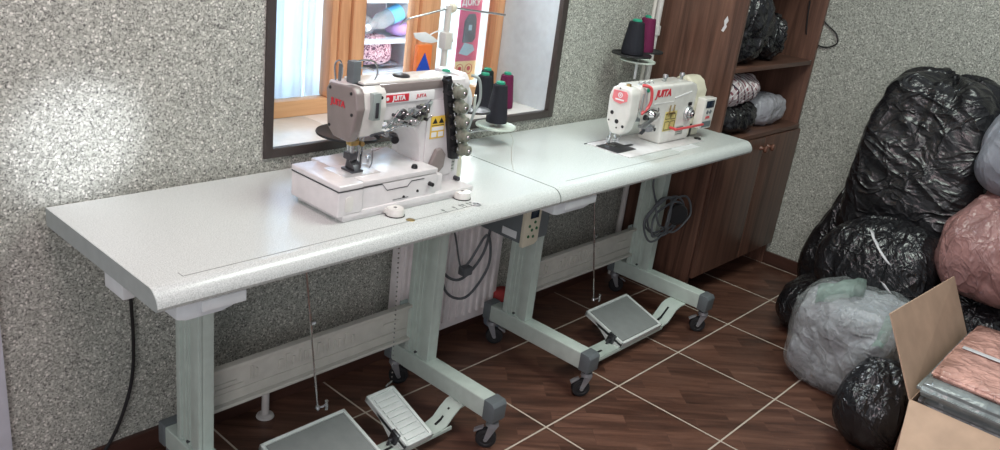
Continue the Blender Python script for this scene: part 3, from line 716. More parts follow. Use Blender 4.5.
# ------------------------------------------------------------------ rags by the radiator
for i, (c, rad, m, l) in enumerate((((1.545, -.075, .0285), (.055, .040, .028), 'ragb', 'grey blue folded rag lowest of the small pile under the radiator'),
                                    ((1.545, -.075, .084), (.050, .038, .026), 'ragw', 'white rag in the middle of the small pile under the radiator'),
                                    ((1.540, -.075, .136), (.046, .036, .025), 'ragr', 'red rag on top of the small pile under the radiator'))):
    lump('rag', c, rad, 20+i, m, l, 'rag', sub=3, fr=30, amp=.12)

# ------------------------------------------------------------------ machine 1: flat-bed coverstitch machine
t = thing('sewing_machine', (.73, -.34, .745), 'taupe and white coverstitch sewing machine with five thread dials on the left table', 'sewing machine')
q = MB(); q.box(.500, .935, -.425, -.235, .7555, .770, .003)
q.box(.505, .93, -.42, -.24, .7455, .7555, .002); base = q.done('base_plate', 'white', t)
for x, y in ((.648, -.440), (.888, -.432), (.66, -.24), (.88, -.24)):
    q = MB(); q.lathe([(0, .018), (.004, .018), (.006, .0165), (.020, .017), (.022, .014), (.023, 0)], (x, y, .7475), n=28); q.box(x-.022, x+.022, min(y, -.40) if y < -.3 else -.26, -.40 if y < -.3 else y, .7485, .762, .003); pd = q.done('mount_pad', 'warmwhite', t)
    MB().lathe([(0, .0005), (.0035, .0004), (.0045, 0)], (x, y, .7655), n=14).done('bolt_hole', 'rubber', pd); MB().lathe([(.0, .002), (.0245, .002), (.0245, 0), (0, 0)], (x, y, .7452), n=24).done('rubber_ring', 'rubber', pd)
# bed
q = MB(); q.box(.485, .5575, -.425, -.240, .762, .824, .004, 3); q.box(.484, .5575, -.427, -.238, .8255, .840, .005, 3); q.done('left_bed_cover', 'white', t)
q = MB(); q.box(.559, .800, -.420, -.240, .762, .824, .003); q.box(.559, .800, -.421, -.215, .8255, .8385, .003); q.box(.800, .83, -.410, -.24, .762, .815, .004); bd = q.done('bed', 'white', t)
q = MB()   # seams
q.box(.4845, .5575, -.4255, -.2395, .8238, .8257); q.box(.5573, .5592, -.4205, -.24, .763, .838)
for a, b_ in (((.560, .824), (.618, .824)), ((.618, .824), (.634, .806)), ((.634, .806), (.700, .806)), ((.700, .806), (.712, .818)), ((.712, .818), (.755, .818))):
    ax_, az = a; bx_, bz = b_; q.prism([(ax_, az), (bx_, bz), (bx_, bz-.0018), (ax_, az-.0018)], 'y', -.4209, -.4195)
q.box(.655, .705, -.4212, -.4195, .776, .777); q.done('seam', 'steeldark', bd)
q = MB(); q.prism([(.505, .775), (.512, .772), (.522, .772), (.528, .776), (.528, .806), (.522, .810), (.512, .810), (.505, .806)], 'y', -.4265, -.4245, .0008); q.done('finger_recess', 'warmwhite', bd)
for x, z in ((.690, .779), (.735, .787)): MB().lathe([(0, .003), (.003, .003), (.004, 0)], (x, -.4195, z), (0, -1, 0), 12).done('cover_screw', 'black', bd)
MB().lathe([(0, .010), (.006, .009), (.008, .004), (.008, 0)], (.742, -.395, .8385), n=16).done('cover_latch', 'black', bd); MB().lathe([(0, .014), (.005, .013), (.006, 0)], (.775, -.420, .800), (0, -1, 0), 14).done('knee_shaft', 'black', bd)
q = MB(); q.box(.535, .640, -.385, -.300, .8380, .8409, .0005); q.done('needle_plate', 'platesteel', bd)
q = MB(); q.cyl((.665, -.305, .8385), (.665, -.305, .852), .0035, n=12); q.lathe([(0, .006), (.006, .005), (.007, 0)], (.665, -.305, .850), n=12); q.tube([(.665, -.305, .856), (.69, -.29, .858), (.80, -.25, .856)], .001); q.done('thread_guide_post', 'steel', bd)
# column and arm
q = MB(); q.prism([(.798, .762), (.935, .762), (.930, 1.048), (.56, 1.048), (.56, .962), (.700, .958), (.745, .945), (.770, .92), (.785, .88)], 'y', -.362, -.268, .006, seg=3); q.prism([(.798, .762), (.935, .762), (.930, 1.00), (.798, 1.0)], 'y', -.30, -.24, .006)
q.box(.80, .905, -.366, -.360, .79, 1.0, .004); body = q.done('arm_and_column', 'white', t)
q = MB(); q.prism([(.640, 1.029), (.845, 1.029), (.845, 1.0495), (.640, 1.0495)], 'y', -.3655, -.28, .003); q.done('top_band', 'taupe', body)
q = MB(); q.box(.598, .89, -.352, -.275, 1.047, 1.054, .003); q.done('top_cover', 'warmwhite', body)
q = MB(); q.lathe([(0, .006), (.016, .006), (.021, .003), (.022, 0)], (.745, -.315, 1.054), n=24); q.done('oil_cap', 'black', body)
lab = MB().box(.638, .815, -.3672, -.362, 1.003, 1.0275, .0015).done('brand_label', 'whiteink', body)
MB().box(.646, .728, -.3682, -.367, 1.006, 1.0245, .0005).done('red_field', 'red', lab)
MB().lathe([(0, .0004), (.0045, .0004), (.0045, 0)], (.660, -.3682, 1.0152), (0, -1, 0), 20).done('emblem', 'whiteink', lab)
text_mesh('JUITA', .016, face_front(.696, -.3688, 1.0152), 'label_lettering', 'whiteink', lab, bold=.0006)
text_mesh('JUITA', .013, face_front(.770, -.3679, 1.0152), 'label_lettering', 'red', lab)
# head cover
q = MB(); q.prism([(-.298, .918), (-.274, .938), (-.264, 1.028), (-.276, 1.044), (-.362, 1.050), (-.376, 1.036), (-.384, 1.000), (-.370, .945), (-.358, .916)], 'x', .556, .582, .006, seg=3); hd = q.done('head_cover', 'taupe', t)
q = MB(); q.prism([(-.350, .922), (-.366, .930), (-.378, .998), (-.374, 1.034), (-.362, 1.048), (-.30, 1.048), (-.29, .925)], 'x', .583, .650, .004); q.done('front_plate', 'warmwhite', t)
q = MB(); q.box(.600, .624, -.388, -.370, .972, 1.036, .002, mat='stand_in'); q.lathe([(0, .004), (.004, .004), (.005, 0)], (.636, -.372, 1.022), (0, -1, 0), 12, mat='black'); q.box(.608, .616, -.391, -.388, .978, 1.015, .001, mat='steeldark'); q.done('take_up_guard', 'steel', t)
text_mesh('JUITA', .021, face_left(.5545, -.314, 1.002), 'lettering', 'red', hd, bold=.0006)
for y, z in ((-.281, 1.032), (-.360, 1.034), (-.284, .942), (-.366, .985)): MB().lathe([(0, .0025), (.0035, .0025), (.0042, 0)], (.5565, y, z), (-1, 0, 0), 12).done('cover_screw', 'black', hd)
# post on top of head
q = MB(); q.box(.582, .606, -.330, -.305, 1.048, 1.100, .003); q.cyl((.575, -.29, 1.045), (.575, -.29, 1.088), .004, n=10); q.done('presser_regulator', 'cap', t)
q = MB(); q.tube([(.60, -.318, 1.098), (.625, -.322, 1.101), (.650, -.326, 1.094), (.655, -.33, 1.070), (.648, -.33, 1.054)], .0022); q.tube([(.603, -.318, 1.082), (.625, -.326, 1.083), (.64, -.335, 1.078)], .0018); q.tube([(.563, -.29, 1.05), (.563, -.285, 1.085), (.575, -.285, 1.095), (.585, -.285, 1.08), (.585, -.285, 1.052)], .002); q.done('thread_guide', 'steel', t)
# needle bar, presser foot, brass clamp
q = MB(); q.cyl((.580, -.345, .885), (.580, -.345, .93), .006, n=14); q.cyl((.600, -.345, .862), (.600, -.345, .93), .004, n=12)
q.cyl((.582, -.330, .842), (.582, -.330, .93), .0055, n=14); q.cyl((.620, -.335, .850), (.620, -.335, .92), .0025, n=8)
for dx in (-.005, 0, .005): q.cyl((.580+dx, -.345, .843), (.580+dx, -.345, .875), .0009, n=6)
q.tube([(.63, -.36, .90), (.632, -.36, .86), (.625, -.36, .845)], .002); q.done('needle_bar', 'steel', t)
q = MB(); q.box(.568, .592, -.356, -.335, .905, .918, .003); q.cyl((.566, -.345, .911), (.596, -.345, .911), .005, n=12); q.cyl((.60, -.36, .908), (.60, -.335, .908), .006, n=12); q.done('needle_clamp', 'brass', t)
q = MB(); q.box(.570, .594, -.352, -.325, .868, .886, .003); q.box(.566, .600, -.368, -.325, .8412, .8465, .0015); q.prism([(-.368, .8465), (-.36, .858), (-.335, .868), (-.33, .8465)], 'x', .574, .592, .001); q.box(.594, .612, -.345, -.33, .842, .878, .002); q.done('presser_foot', 'steeldark', t)
q = MB(); q.tube([(.615, -.365, .928), (.64, -.375, .935), (.665, -.378, .93), (.69, -.378, .922)], .0035, mat='steeldark'); q.cyl((.676, -.388, .917), (.690, -.366, .920), .010, n=14, mat='black'); q.cyl((.650, -.386, .932), (.652, -.366, .932), .006, n=12, mat='steel'); q.cyl((.628, -.38, .928), (.632, -.366, .928), .005, n=12, mat='black'); q.done('spreader_guide', 'steel', t)
# thread guides on front of arm
q = MB(); rnd = random.Random(4)
q.prism([(.665, .948), (.700, .985), (.735, .975), (.80, .995), (.808, 1.0), (.795, .978), (.75, .962), (.72, .958), (.695, .965), (.672, .940)], 'y', -.374, -.362, .002, mat='stand_in')
q.tube([(.650, -.378, .945), (.672, -.38, .968), (.70, -.38, .990), (.73, -.38, .972), (.76, -.38, .985), (.79, -.38, 1.005)], .0022, mat='steel')
q.tube([(.655, -.372, .935), (.70, -.388, .952), (.74, -.386, .945), (.77, -.376, .962)], .0018, mat='steel')
for i in range(9):
    x = .672+i*.0135; z = .956+.016*math.sin(i*1.3)+.0018*i
    q.cyl((x, -.362, z), (x, -.385-.004*(i % 2), z), .0042, n=12, mat=('steel', 'steeldark', 'black')[i % 3]); q.tube([(x, -.384, z), (x+.008, -.392, z+.012), (x+.014, -.384, z+.004)], .0014, n=6, mat='steel')
for i in range(4): q.box(.70+i*.026, .712+i*.026, -.382, -.370, .966+.006*(i % 2), .985+.004*i, .002, mat=('steeldark', 'steel')[i % 2])
q.done('thread_guides', 'steel', t)
q = MB(); q.prism([(.752, .975), (.768, .950), (.790, .955), (.792, .992), (.770, .995)], 'y', -.376, -.364, .003); q.done('guide_bracket', 'olive', t)
q = MB(); q.box(.6645, .76, -.360, -.27, .9555, .962); q.done('arm_underside', 'stand', t)
# warning sticker
st = MB().box(.812, .862, -.3675, -.3662, .898, .957, .0003).done('warning_sticker', 'yellow', body)
q = MB()
for x in (.826, .848): q.prism([(x-.009, .938), (x+.009, .938), (x, .952)], 'y', -.3682, -.3675)
q.box(.816, .858, -.3682, -.3675, .932, .9335); q.done('triangle_mark', 'ink', st)
q = MB(); q.box(.816, .858, -.3682, -.3675, .919, .929); q.box(.816, .834, -.3682, -.3675, .902, .915); q.box(.840, .858, -.3682, -.3675, .902, .915); q.done('white_field', 'whiteink', st)
# differential feed lever and spec plate
q = MB(); q.prism([(.796, .784), (.816, .780), (.862, .820), (.866, .854), (.850, .872), (.832, .870), (.815, .835)], 'y', -.380, -.367, .004, seg=3); q.done('feed_lever', 'taupe', t)
q = MB(); q.box(.870, .918, -.3640, -.3618, .798, .846, .0005); pl = q.done('spec_plate', 'silver_label', t)
q = MB()
for i in range(5): q.box(.874, .914, -.3646, -.3640, .804+i*.009, .8055+i*.009)
for i in range(3): q.box(.872+i*.014, .873+i*.014, -.3646, -.3640, .804, .842)
q.done('print', 'ink', pl)
q = MB(); q.prism([(-.355, .770), (-.350, .862), (-.335, .872), (-.262, .872), (-.25, .86), (-.25, .770)], 'x', .932, .958, .006, seg=3); q.done('belt_cover', 'cream', t)
q = MB(); q.cyl((.925, -.36, .776), (.925, -.378, .776), .006, n=14); q.done('side_screw', 'steeldark', t)
# rear wheel housing
q = MB(); q.prism([(-.345, .90), (-.350, 1.035), (-.335, 1.055), (-.245, 1.055), (-.235, 1.03), (-.24, .90), (-.27, .88), (-.32, .88)], 'x', .925, .962, .008, seg=3); q.done('wheel_housing', 'white', t)
q = MB(); q.lathe([(0, .0), (.020, 0), (.022, .006), (.046, .008), (.052, .014), (.052, .026), (.046, .032), (.018, .034), (0, .036)], (.962, -.285, .975), (1, 0, 0), 32); q.done('handwheel', 'pwhite', t)
q = MB(); q.tube([(.965, -.345, 1.05), (.982, -.36, 1.04), (.988, -.365, .99), (.976, -.36, .95), (.962, -.355, .90), (.95, -.352, .875)], .004); q.done('guard_bracket', 'stand_in', t)
MB().lathe([(0, .006), (.010, .005), (.012, 0)], (.915, -.30, 1.054), n=18).done('oil_sight', 'green', t)
MB().box(.862, .885, -.3665, -.3615, 1.010, 1.040, .001).done('side_mark', 'taupe', t)
# tension dials on a leaning black plate
q = MB(); q.prism([(.838, 1.062), (.854, 1.064), (.885, 1.00), (.900, .90), (.912, .835), (.885, .838), (.865, .93), (.848, 1.0)], 'y', -.382, -.366, .003)
for i in range(7): q.cyl((.843+.0072*i, -.366, 1.05-.030*i), (.843+.0072*i, -.390, 1.05-.030*i), .006, n=12)
q.done('tension_plate', 'black', t)
for i in range(5):
    k = i/4; x = .874+.040*k; z = 1.024-.158*k
    q = MB(); q.lathe([(0, 0), (.013, 0), (.0135, .004), (.0185, .006), (.019, .016), (.0145, .019), (.0145, .032), (.011, .035), (0, .035)], (x, -.378, z), (.10, -1, -.05), 28)
    for j in range(12):
        a = 2*PI*j/12; q.box(x+.0185*math.cos(a)-.001, x+.0185*math.cos(a)+.001, -.394, -.385, z+.0185*math.sin(a)-.001, z+.0185*math.sin(a)+.001)
    d = q.done('tension_dial', 'olive', t)
    MB().lathe([(0, .003), (.005, .0025), (.006, 0)], (x+.0035, -.4125, z-.0018), (.1, -1, -.05), 14).done('dial_nut', 'steel', d)
    MB().lathe([(0, .003), (.015, .002), (.0165, 0), (0, 0)], (x-.001, -.370, z), (.05, -1, 0), 20).done('tension_disc', 'steel', d)
q = MB()
for i in range(9): x = .858+.0064*i; z = 1.045-.024*i; q.tube([(x, -.384, z), (x-.012, -.394, z-.004), (x-.010, -.396, z-.012)], .0016, n=6)
q.done('thread_hook', 'steel', t)

# ------------------------------------------------------------------ machine 2: lockstitch machine
t = thing('sewing_machine', (1.98, -.33, .745), 'white lockstitch sewing machine with red lever and keypad on the right table', 'sewing machine')
q = MB(); q.box(1.690, 2.19, -.425, -.245, H, .7485, .002); q.done('bed_plate', 'white', t)
q = MB(); q.box(1.68, 2.10, -.2450, -.241, H, .7475); q.done('bed_gap', 'steeldark', t, smooth=False)
q = MB(); q.box(1.690, 1.800, -.378, -.285, .7495, .7512, .0005); q.box(1.735, 1.739, -.378, -.285, .7512, .7515); q.box(1.79, 1.84, -.34, -.328, .7495, .7515, .0005); q.done('needle_plate', 'steeldark', t)
q = MB(); q.prism([(1.945, .7485), (2.145, .7485), (2.155, .935), (2.140, .958), (2.11, .967), (1.755, .967), (1.752, .892), (1.87, .886), (1.915, .868), (1.935, .825)], 'y', -.378, -.285, .012, seg=4); body = q.done('arm_and_column', 'warmwhite', t)
q = MB(); q.prism([(-.318, .812), (-.298, .845), (-.294, .930), (-.304, .960), (-.322, .970), (-.372, .968), (-.384, .952), (-.386, .87), (-.374, .822), (-.360, .806), (-.325, .804)], 'x', 1.702, 1.760, .009, seg=3); hd = q.done('face_plate', 'warmwhite', t)
lg = MB().prism([(-.312, .953), (-.362, .955), (-.370, .946), (-.370, .924), (-.345, .911), (-.320, .915), (-.311, .924)], 'x', 1.6995, 1.7025).done('badge', 'pinkred', hd)
q = MB(); q.lathe([(.006, 0), (.009, 0), (.009, .0006), (.006, .0006), (.006, 0)], (1.6995, -.341, .940), (-1, 0, 0), 20); q.box(1.6988, 1.6995, -.358, -.324, .922, .927); q.lathe([(0, .0006), (.003, .0006), (.003, 0)], (1.6995, -.341, .940), (-1, 0, 0), 12); q.done('badge_mark', 'whiteink', lg)
for y, z, rr in ((-.318, .876, .0075), (-.342, .850, .0085), (-.335, .961, .003), (-.310, .848, .0035), (-.368, .838, .0055), (-.345, .829, .0035)): MB().lathe([(0, .0015), (rr*.8, .0015), (rr, 0)], (1.7025, y, z), (-1, 0, 0), 20).done('face_plug', 'black', hd)
q = MB(); q.cyl((1.735, -.325, .775), (1.735, -.325, .81), .005, n=12); q.cyl((1.735, -.325, .7515), (1.735, -.325, .775), .0012, n=6); q.cyl((1.742, -.300, .765), (1.742, -.300, .81), .0045, n=12); q.box(1.730, 1.742, -.332, -.318, .774, .786, .002); q.tube([(1.75, -.33, .805), (1.757, -.335, .79), (1.75, -.333, .775)], .0015); q.done('needle_bar', 'steel', t)
q = MB(); q.box(1.732, 1.752, -.330, -.293, .7515, .755, .0012); q.prism([(-.302, .755), (-.298, .782), (-.292, .782), (-.290, .755)], 'x', 1.738, 1.748, .001); q.done('presser_foot', 'steel', t)
# tension assembly and check spring on front of arm
q = MB(); q.lathe([(0, 0), (.014, 0), (.016, .005), (.012, .010), (.008, .022), (0, .024)], (1.845, -.378, .872), (0, -1, 0), 22, mat='steel'); q.lathe([(0, 0), (.010, 0), (.010, .008), (.005, .016), (0, .016)], (1.815, -.378, .862), (0, -1, 0), 18, mat='black')
q.tube([(1.79, -.385, .880), (1.82, -.40, .893), (1.86, -.40, .885), (1.885, -.385, .89)], .0022, mat='steeldark'); q.prism([(1.80, .835), (1.85, .852), (1.90, .872), (1.895, .858), (1.85, .838), (1.82, .822)], 'y', -.386, -.374, .002, mat='zinc')
q.box(1.845, 1.885, -.384, -.355, .806, .828, .003, mat='zinc2'); q.cyl((1.87, -.384, .817), (1.87, -.395, .817), .007, n=14, mat='steel'); q.prism([(1.82, .800), (1.875, .83), (1.88, .822), (1.83, .796)], 'y', -.372, -.362, .001, mat='steeldark')
q.cyl((1.80, -.37, .832), (1.80, -.39, .832), .006, n=14, mat='zinc'); q.done('thread_tension', 'steel', t)
q = MB(); q.tube([(1.775, -.372, .975), (1.795, -.395, .968), (1.802, -.400, .93), (1.795, -.398, .905), (1.775, -.396, .890), (1.765, -.393, .882)], .0055); q.done('take_up_guard', 'redpl', t)
q = MB(); q.tube([(1.77, -.392, .965), (1.774, -.40, .93), (1.77, -.40, .895)], .0022, mat='zinc'); q.box(1.762, 1.768, -.393, -.387, .88, .95, .001, mat='zinc'); q.lathe([(0, .006), (.007, .005), (.008, 0)], (1.805, -.378, .957), (0, -1, 0), 16, mat='green'); q.done('take_up_lever', 'zinc', t)
text_mesh('JUITA', .034, face_front(1.912, -.3795, .9385, .0), 'lettering', 'red', body, bold=.0014, shear=.12, sx=1.15)
q = MB(); q.prism([(1.995, .918), (2.11, .934), (2.10, .928), (2.00, .914)], 'y', -.3795, -.3775); q.box(1.86, 1.99, -.3795, -.3778, .9035, .9045); q.done('arm_crease', 'whiteink', body)
st = MB().box(1.950, 2.030, -.3792, -.3776, .796, .868, .0003).done('caution_sticker', 'gold', body)
q = MB()
for x, z, w_, h_ in ((1.956, .80, .03, .03), (1.992, .80, .03, .03), (1.956, .84, .03, .02), (1.992, .838, .03, .018)): q.box(x, x+w_, -.3797, -.3792, z, z+.002); q.box(x, x+w_, -.3797, -.3792, z+h_, z+h_+.002); q.box(x, x+.002, -.3797, -.3792, z, z+h_); q.box(x+w_, x+w_+.002, -.3797, -.3792, z, z+h_)
q.done('sticker_print', 'ink', st)
q = MB()
for x in (1.968, 1.996): q.cyl((x, -.384, .862), (x, -.384, .893), .0025, n=8)
q.box(1.96, 2.005, -.386, -.378, .858, .866, .002); q.done('guide_pin', 'brass', t)
pl = MB().box(2.045, 2.095, -.3790, -.3776, .772, .806, .0003).done('spec_plate', 'silver_label', body)
q = MB()
for i in range(4): q.box(2.048, 2.092, -.3796, -.3790, .776+i*.008, .7775+i*.008)
q.done('print', 'ink', pl)
q = MB(); q.lathe([(0, 0), (.025, 0), (.027, .005), (.024, .012), (.018, .014), (.016, .022), (0, .024)], (2.105, -.378, .852), (0, -1, 0), 32); dl = q.done('stitch_dial', 'zinc', t)
MB().lathe([(0, .003), (.008, .003), (.009, 0)], (2.105, -.402, .852), (0, -1, 0), 20).done('dial_centre', 'steel', dl)
MB().box(2.10, 2.118, -.384, -.377, .880, .892, .001).done('dial_pointer', 'black', t)
q = MB(); q.box(1.985, 2.19, -.412, -.403, .803, .811, .003); q.cyl((2.0, -.408, .807), (2.0, -.378, .807), .005, n=12); q.done('reverse_lever', 'redpl', t)
# motor end and control head
q = MB(); q.prism([(-.365, .7495), (-.365, .80), (-.368, .925), (-.350, .960), (-.325, .975), (-.290, .970), (-.265, .94), (-.26, .88), (-.265, .7495)], 'x', 2.146, 2.245, .012, seg=4); q.done('motor_housing', 'cream', t)
q = MB(); q.box(2.170, 2.180, -.369, -.360, .752, .80, .001); q.lathe([(0, .003), (.012, .003), (.014, 0)], (2.185, -.40, .7495), n=18); q.done('belt_slot', 'black', t)
cp = MB().prism([(2.180, .786), (2.262, .786), (2.270, .902), (2.186, .902)], 'y', -.402, -.366, .005, seg=3).done('control_panel', 'warmwhite', t)
q = MB(); q.box(2.190, 2.254, -.4035, -.4015, .792, .815, .001); q.done('keypad', 'ctrlgrey', cp)
q = MB(); q.box(2.196, 2.254, -.4035, -.4015, .866, .893, .001); q.done('display', 'lcd', cp)
for x in (2.214, 2.236): MB().lathe([(0, .002), (.007, .002), (.008, 0)], (x, -.402, .850), (0, -1, 0), 14).done('panel_button', 'ctrlgrey', cp)
text_mesh('JUITA', .012, face_front(2.222, -.4028, .829), 'panel_lettering', 'red', cp, bold=.0006)
# knobs and guides on top
for x, y in ((1.985, -.33), (2.10, -.33)):
    q = MB(); q.cyl((x, y, .965), (x, y, .984), .006, n=12); q.lathe([(0, .012), (.008, .011), (.010, .006), (.010, 0), (0, 0)], (x, y, .980), n=18); q.cyl((x-.018, y-.004, .968), (x, y, .972), .006, n=10); q.done('top_knob', 'zinc', t)
for x in (1.81, 1.84, 1.865): q = MB(); q.cyl((x, -.34, .965), (x, -.34, .974), .006, n=12); q.tube([(x, -.34, .97), (x+.008, -.346, .978), (x+.015, -.35, .97)], .0018, n=6); q.done('thread_guide', 'zinc', t)
MB().lathe([(0, .008), (.007, .007), (.009, 0)], (1.735, -.345, .969), n=16).done('presser_screw', 'brass', t)

# ------------------------------------------------------------------ thread stands and cones
def spool_disc(c, r_, par, mat, pin=.05):
    q = MB(); q.lathe([(0, .002), (r_*.92, .002), (r_, .006), (r_*1.01, .003), (r_, 0), (r_*.3, -.004), (0, -.006)], c, n=40)
    d = q.done('spool_disc', mat, par)
    MB().cyl((c[0], c[1], c[2]), (c[0], c[1], c[2]+pin), .004, n=10).done('spool_pin', 'disc_w', d); return d
t = thing('thread_stand', (1.115, -.085, .745), 'thread stand with grey tube and cross arms behind the coverstitch machine', 'thread stand')
q = MB(); q.cyl((1.115, -.085, H), (1.115, -.085, 1.19), .0095, n=18); q.done('pole', 'greypole', t)
q = MB(); q.lathe([(0, .012), (.012, .012), (.03, .004), (.032, 0)], (1.115, -.085, H), n=24); q.done('base', 'cap', t)
q = MB(); q.box(1.100, 1.130, -.100, -.070, 1.062, 1.112, .005); q.cyl((1.13, -.085, 1.087), (1.143, -.085, 1.087), .006, n=12); q.done('coupling', 'greypole', t)
q = MB(); q.cyl((1.125, -.085, 1.183), (.965, -.085, 1.153), .0032, n=10); q.cyl((1.125, -.085, 1.183), (1.365, -.085, 1.160), .0032, n=10)
q.cyl((.965, -.085, 1.153), (.930, -.085, 1.135), .002, n=8); q.done('top_arm', 'steel', t)
q = MB(); q.lathe([(0, .012), (.012, .008), (.015, 0), (.012, -.008), (0, -.012)], (1.13, -.085, 1.182), (1, 0, 0), 14); q.done('arm_clamp', 'cream', t)
q = MB(); q.prism([(.985, 1.112), (1.03, 1.114), (1.062, 1.100), (1.085, 1.086), (1.06, 1.082), (1.02, 1.086), (.992, 1.098)], 'y', -.088, -.084, .001); q.tube([(1.04, -.086, 1.098), (1.06, -.086, 1.11), (1.10, -.086, 1.12)], .002); q.done('thread_eyelet', 'pwhite', t)
q = MB(); q.cyl((1.115, -.085, .795), (1.368, -.095, .795), .005, n=12); q.cyl((1.115, -.085, .862), (.757, -.11, .845), .005, n=12); q.cyl((1.115, -.085, .862), (1.255, -.10, .862), .005, n=12)
q.box(1.098, 1.132, -.10, -.07, .785, .806, .004); q.box(1.098, 1.132, -.10, -.07, .852, .873, .004); q.done('lower_arm', 'steel', t)
spool_disc((.755, -.115, .850), .090, t, 'rubber'); spool_disc((1.250, -.105, .868), .052, t, 'rubber'); spool_disc((1.368, -.100, .803), .066, t, 'disc_w')
q = MB(); q.tube([(1.40, -.12, .80), (1.405, -.15, .77), (1.37, -.18, .748), (1.28, -.26, .7462), (1.21, -.33, .7462)], .0008, n=5); q.done('thread_tail', 'greypole', t)

t = thing('thread_stand', (2.20, -.10, .745), 'thread stand with two black discs and a white disc beside the cabinet', 'thread stand')
MB().cyl((2.20, -.10, H), (2.20, -.10, 1.36), .0075, n=16).done('pole', 'greypole', t)
MB().lathe([(0, .012), (.012, .012), (.03, .004), (.032, 0)], (2.20, -.10, H), n=24).done('base', 'cap', t)
q = MB(); q.cyl((2.20, -.10, .985), (2.08, -.112, .985), .005, n=10); q.cyl((2.20, -.10, .985), (2.26, -.055, 1.0), .005, n=10); q.box(2.185, 2.215, -.115, -.085, .972, .998, .004); q.done('lower_arm', 'steel', t)
spool_disc((2.115, -.122, .988), .068, t, 'disc_w', .02)
da = (2.080, -.112, 1.012); spool_disc(da, .076, t, 'rubber'); db = (2.235, -.075, 1.012); spool_disc(db, .068, t, 'rubber')
MB().cyl((2.115, -.122, .92), (2.115, -.122, .985), .006, n=12).done('disc_stem', 'pwhite', t)

def cone(c, h, r0, r1, mat, label, grp=None, lean=0):
    t = thing('thread_cone', c, label, 'thread cone', grp)
    q = MB(); q.lathe([(0, .002), (r0*.98, .002), (r0, .006), (r0*.99, .02), (r1*1.04, h-.012), (r1, h-.004), (r1*.75, h), (0, h)], c, n=36); q.done('thread', mat, t)
    q = MB(); q.lathe([(r1*.35, h-.004), (r1*.62, h), (r1*.62, h+.006), (r1*.50, h+.008), (r1*.35, h+.004), (.0035, h-.002)], c, n=24); q.done('cone_core', 'green', t)
    return t
cone((1.368, -.100, .817), .128, .035, .023, 'th_black', 'black thread cone standing on the white disc of the thread stand')
cone((1.515, .105, .792), .128, .034, .024, 'th_black', 'black thread cone on the window sill, leftmost of the three there')
cone((1.592, .165, .792), .128, .034, .022, 'th_dkgreen', 'dark green black thread cone on the sill behind its two neighbours')
cone((1.640, .110, .792), .122, .032, .022, 'th_maroon', 'maroon thread cone on the window sill by the pale reveal')
cone((da[0], da[1], da[2]+.003), .122, .043, .029, 'th_black', 'black thread cone on the front disc of the right thread stand')
cone((db[0]-.034, db[1]-.01, db[2]+.003), .130, .038, .027, 'th_maroon', 'maroon thread cone on the rear disc of the right thread stand')

# ------------------------------------------------------------------ cabinet
CX0, CX1, CY0, CY1, CH = 2.388, 3.166, -.385, -.012, 1.95
t = thing('storage_cabinet', ((CX0+CX1)/2, -.2, 0), 'tall walnut veneer cabinet with open shelves above two doors in the room corner', 'cabinet')
MB().box(CX0, CX0+.018, CY0+.001, CY1, 0.0, CH, .0015).done('side_panel', 'cab', t)
MB().box(CX1-.018, CX1, CY0+.001, CY1, 0.0, CH, .0015).done('side_panel', 'cab', t)
MB().box(CX0+.018, CX1-.018, CY1-.006, CY1, .09, CH-.01).done('back_panel', 'cab', t)
MB().box(CX0+.018, CX1-.018, CY0+.004, CY1-.006, CH-.02, CH, .001).done('top_panel', 'cab_in', t)
MB().box(CX0+.018, CX1-.018, CY0+.004, CY1-.006, .980, .998, .001).done('shelf', 'cab_in', t)
MB().box(CX0+.018, CX1-.018, CY0+.004, CY1-.006, 1.44, 1.458, .001).done('shelf', 'cab_in', t)
MB().box(CX0+.018, CX1-.018, CY0-.012, CY1-.006, .690, .708, .001).done('worktop', 'cab_in', t)
MB().box(CX0+.018, CX1-.018, CY0+.004, CY1-.006, .100, .116, .001).done('floor_panel', 'cab_in', t)
for x0, x1, kx in ((CX0+.004, 2.800, 2.770), (2.804, CX1-.004, 2.838)):
    d = MB().box(x0, x1, CY0-.017, CY0-.0005, .112, .686, .002).done('door', 'cab', t)
    MB().lathe([(0, 0), (.011, 0), (.008, .006), (.007, .014), (.015, .020), (.017, .026), (.013, .032), (0, .034)], (kx, CY0-.017, .640), (0, -1, 0), 20).done('knob', 'oak_dark', d)
q = MB(); q.prism([(-.298, 1.132), (-.306, 1.152), (-.302, 1.17), (-.312, 1.19), (-.320, 1.172), (-.313, 1.158), (-.318, 1.150), (-.308, 1.128)], 'x', CX0-.0006, CX0); q.done('torn_sticker', 'tape', t)

# cabinet contents
lump('black_bag', (2.565, -.235, 1.145), (.150, .135, .150), 31, 'blackbag2', 'full black plastic bag on the upper cabinet shelf, the left larger one', 'bag', sub=5, fr=11, fold=.25, amp=.26, expo=3.4)
lump('black_bag', (2.82, -.25, 1.095), (.105, .115, .100), 37, 'blackbag2', 'black plastic bag on the upper cabinet shelf, right of the larger one', 'bag', sub=5, fr=13, fold=.3, amp=.26)
lump('black_bag', (2.95, -.19, 1.065), (.09, .11, .070), 39, 'blackbag2', 'black plastic bag at the right end of the upper cabinet shelf', 'bag', sub=5, fr=10, fold=.2)
lump('black_bag', (2.605, -.285, .770), (.165, .10, .066), 41, 'blackbag2', 'black bag squashed under the plaid cloth on the lower cabinet shelf', 'bag', sub=5, fr=10, fold=.2)
lump('plaid_cloth', (2.60, -.25, .885), (.185, .125, .062), 43, 'plaid', 'red and white plaid cloth bundle lying on a black bag in the cabinet', 'cloth', sub=5, amp=.22, fr=9)
lump('white_bag', (2.93, -.285, .776), (.135, .085, .072), 45, 'whitebag', 'pale translucent bag in front on the lower cabinet shelf', 'bag', sub=5, fr=9)
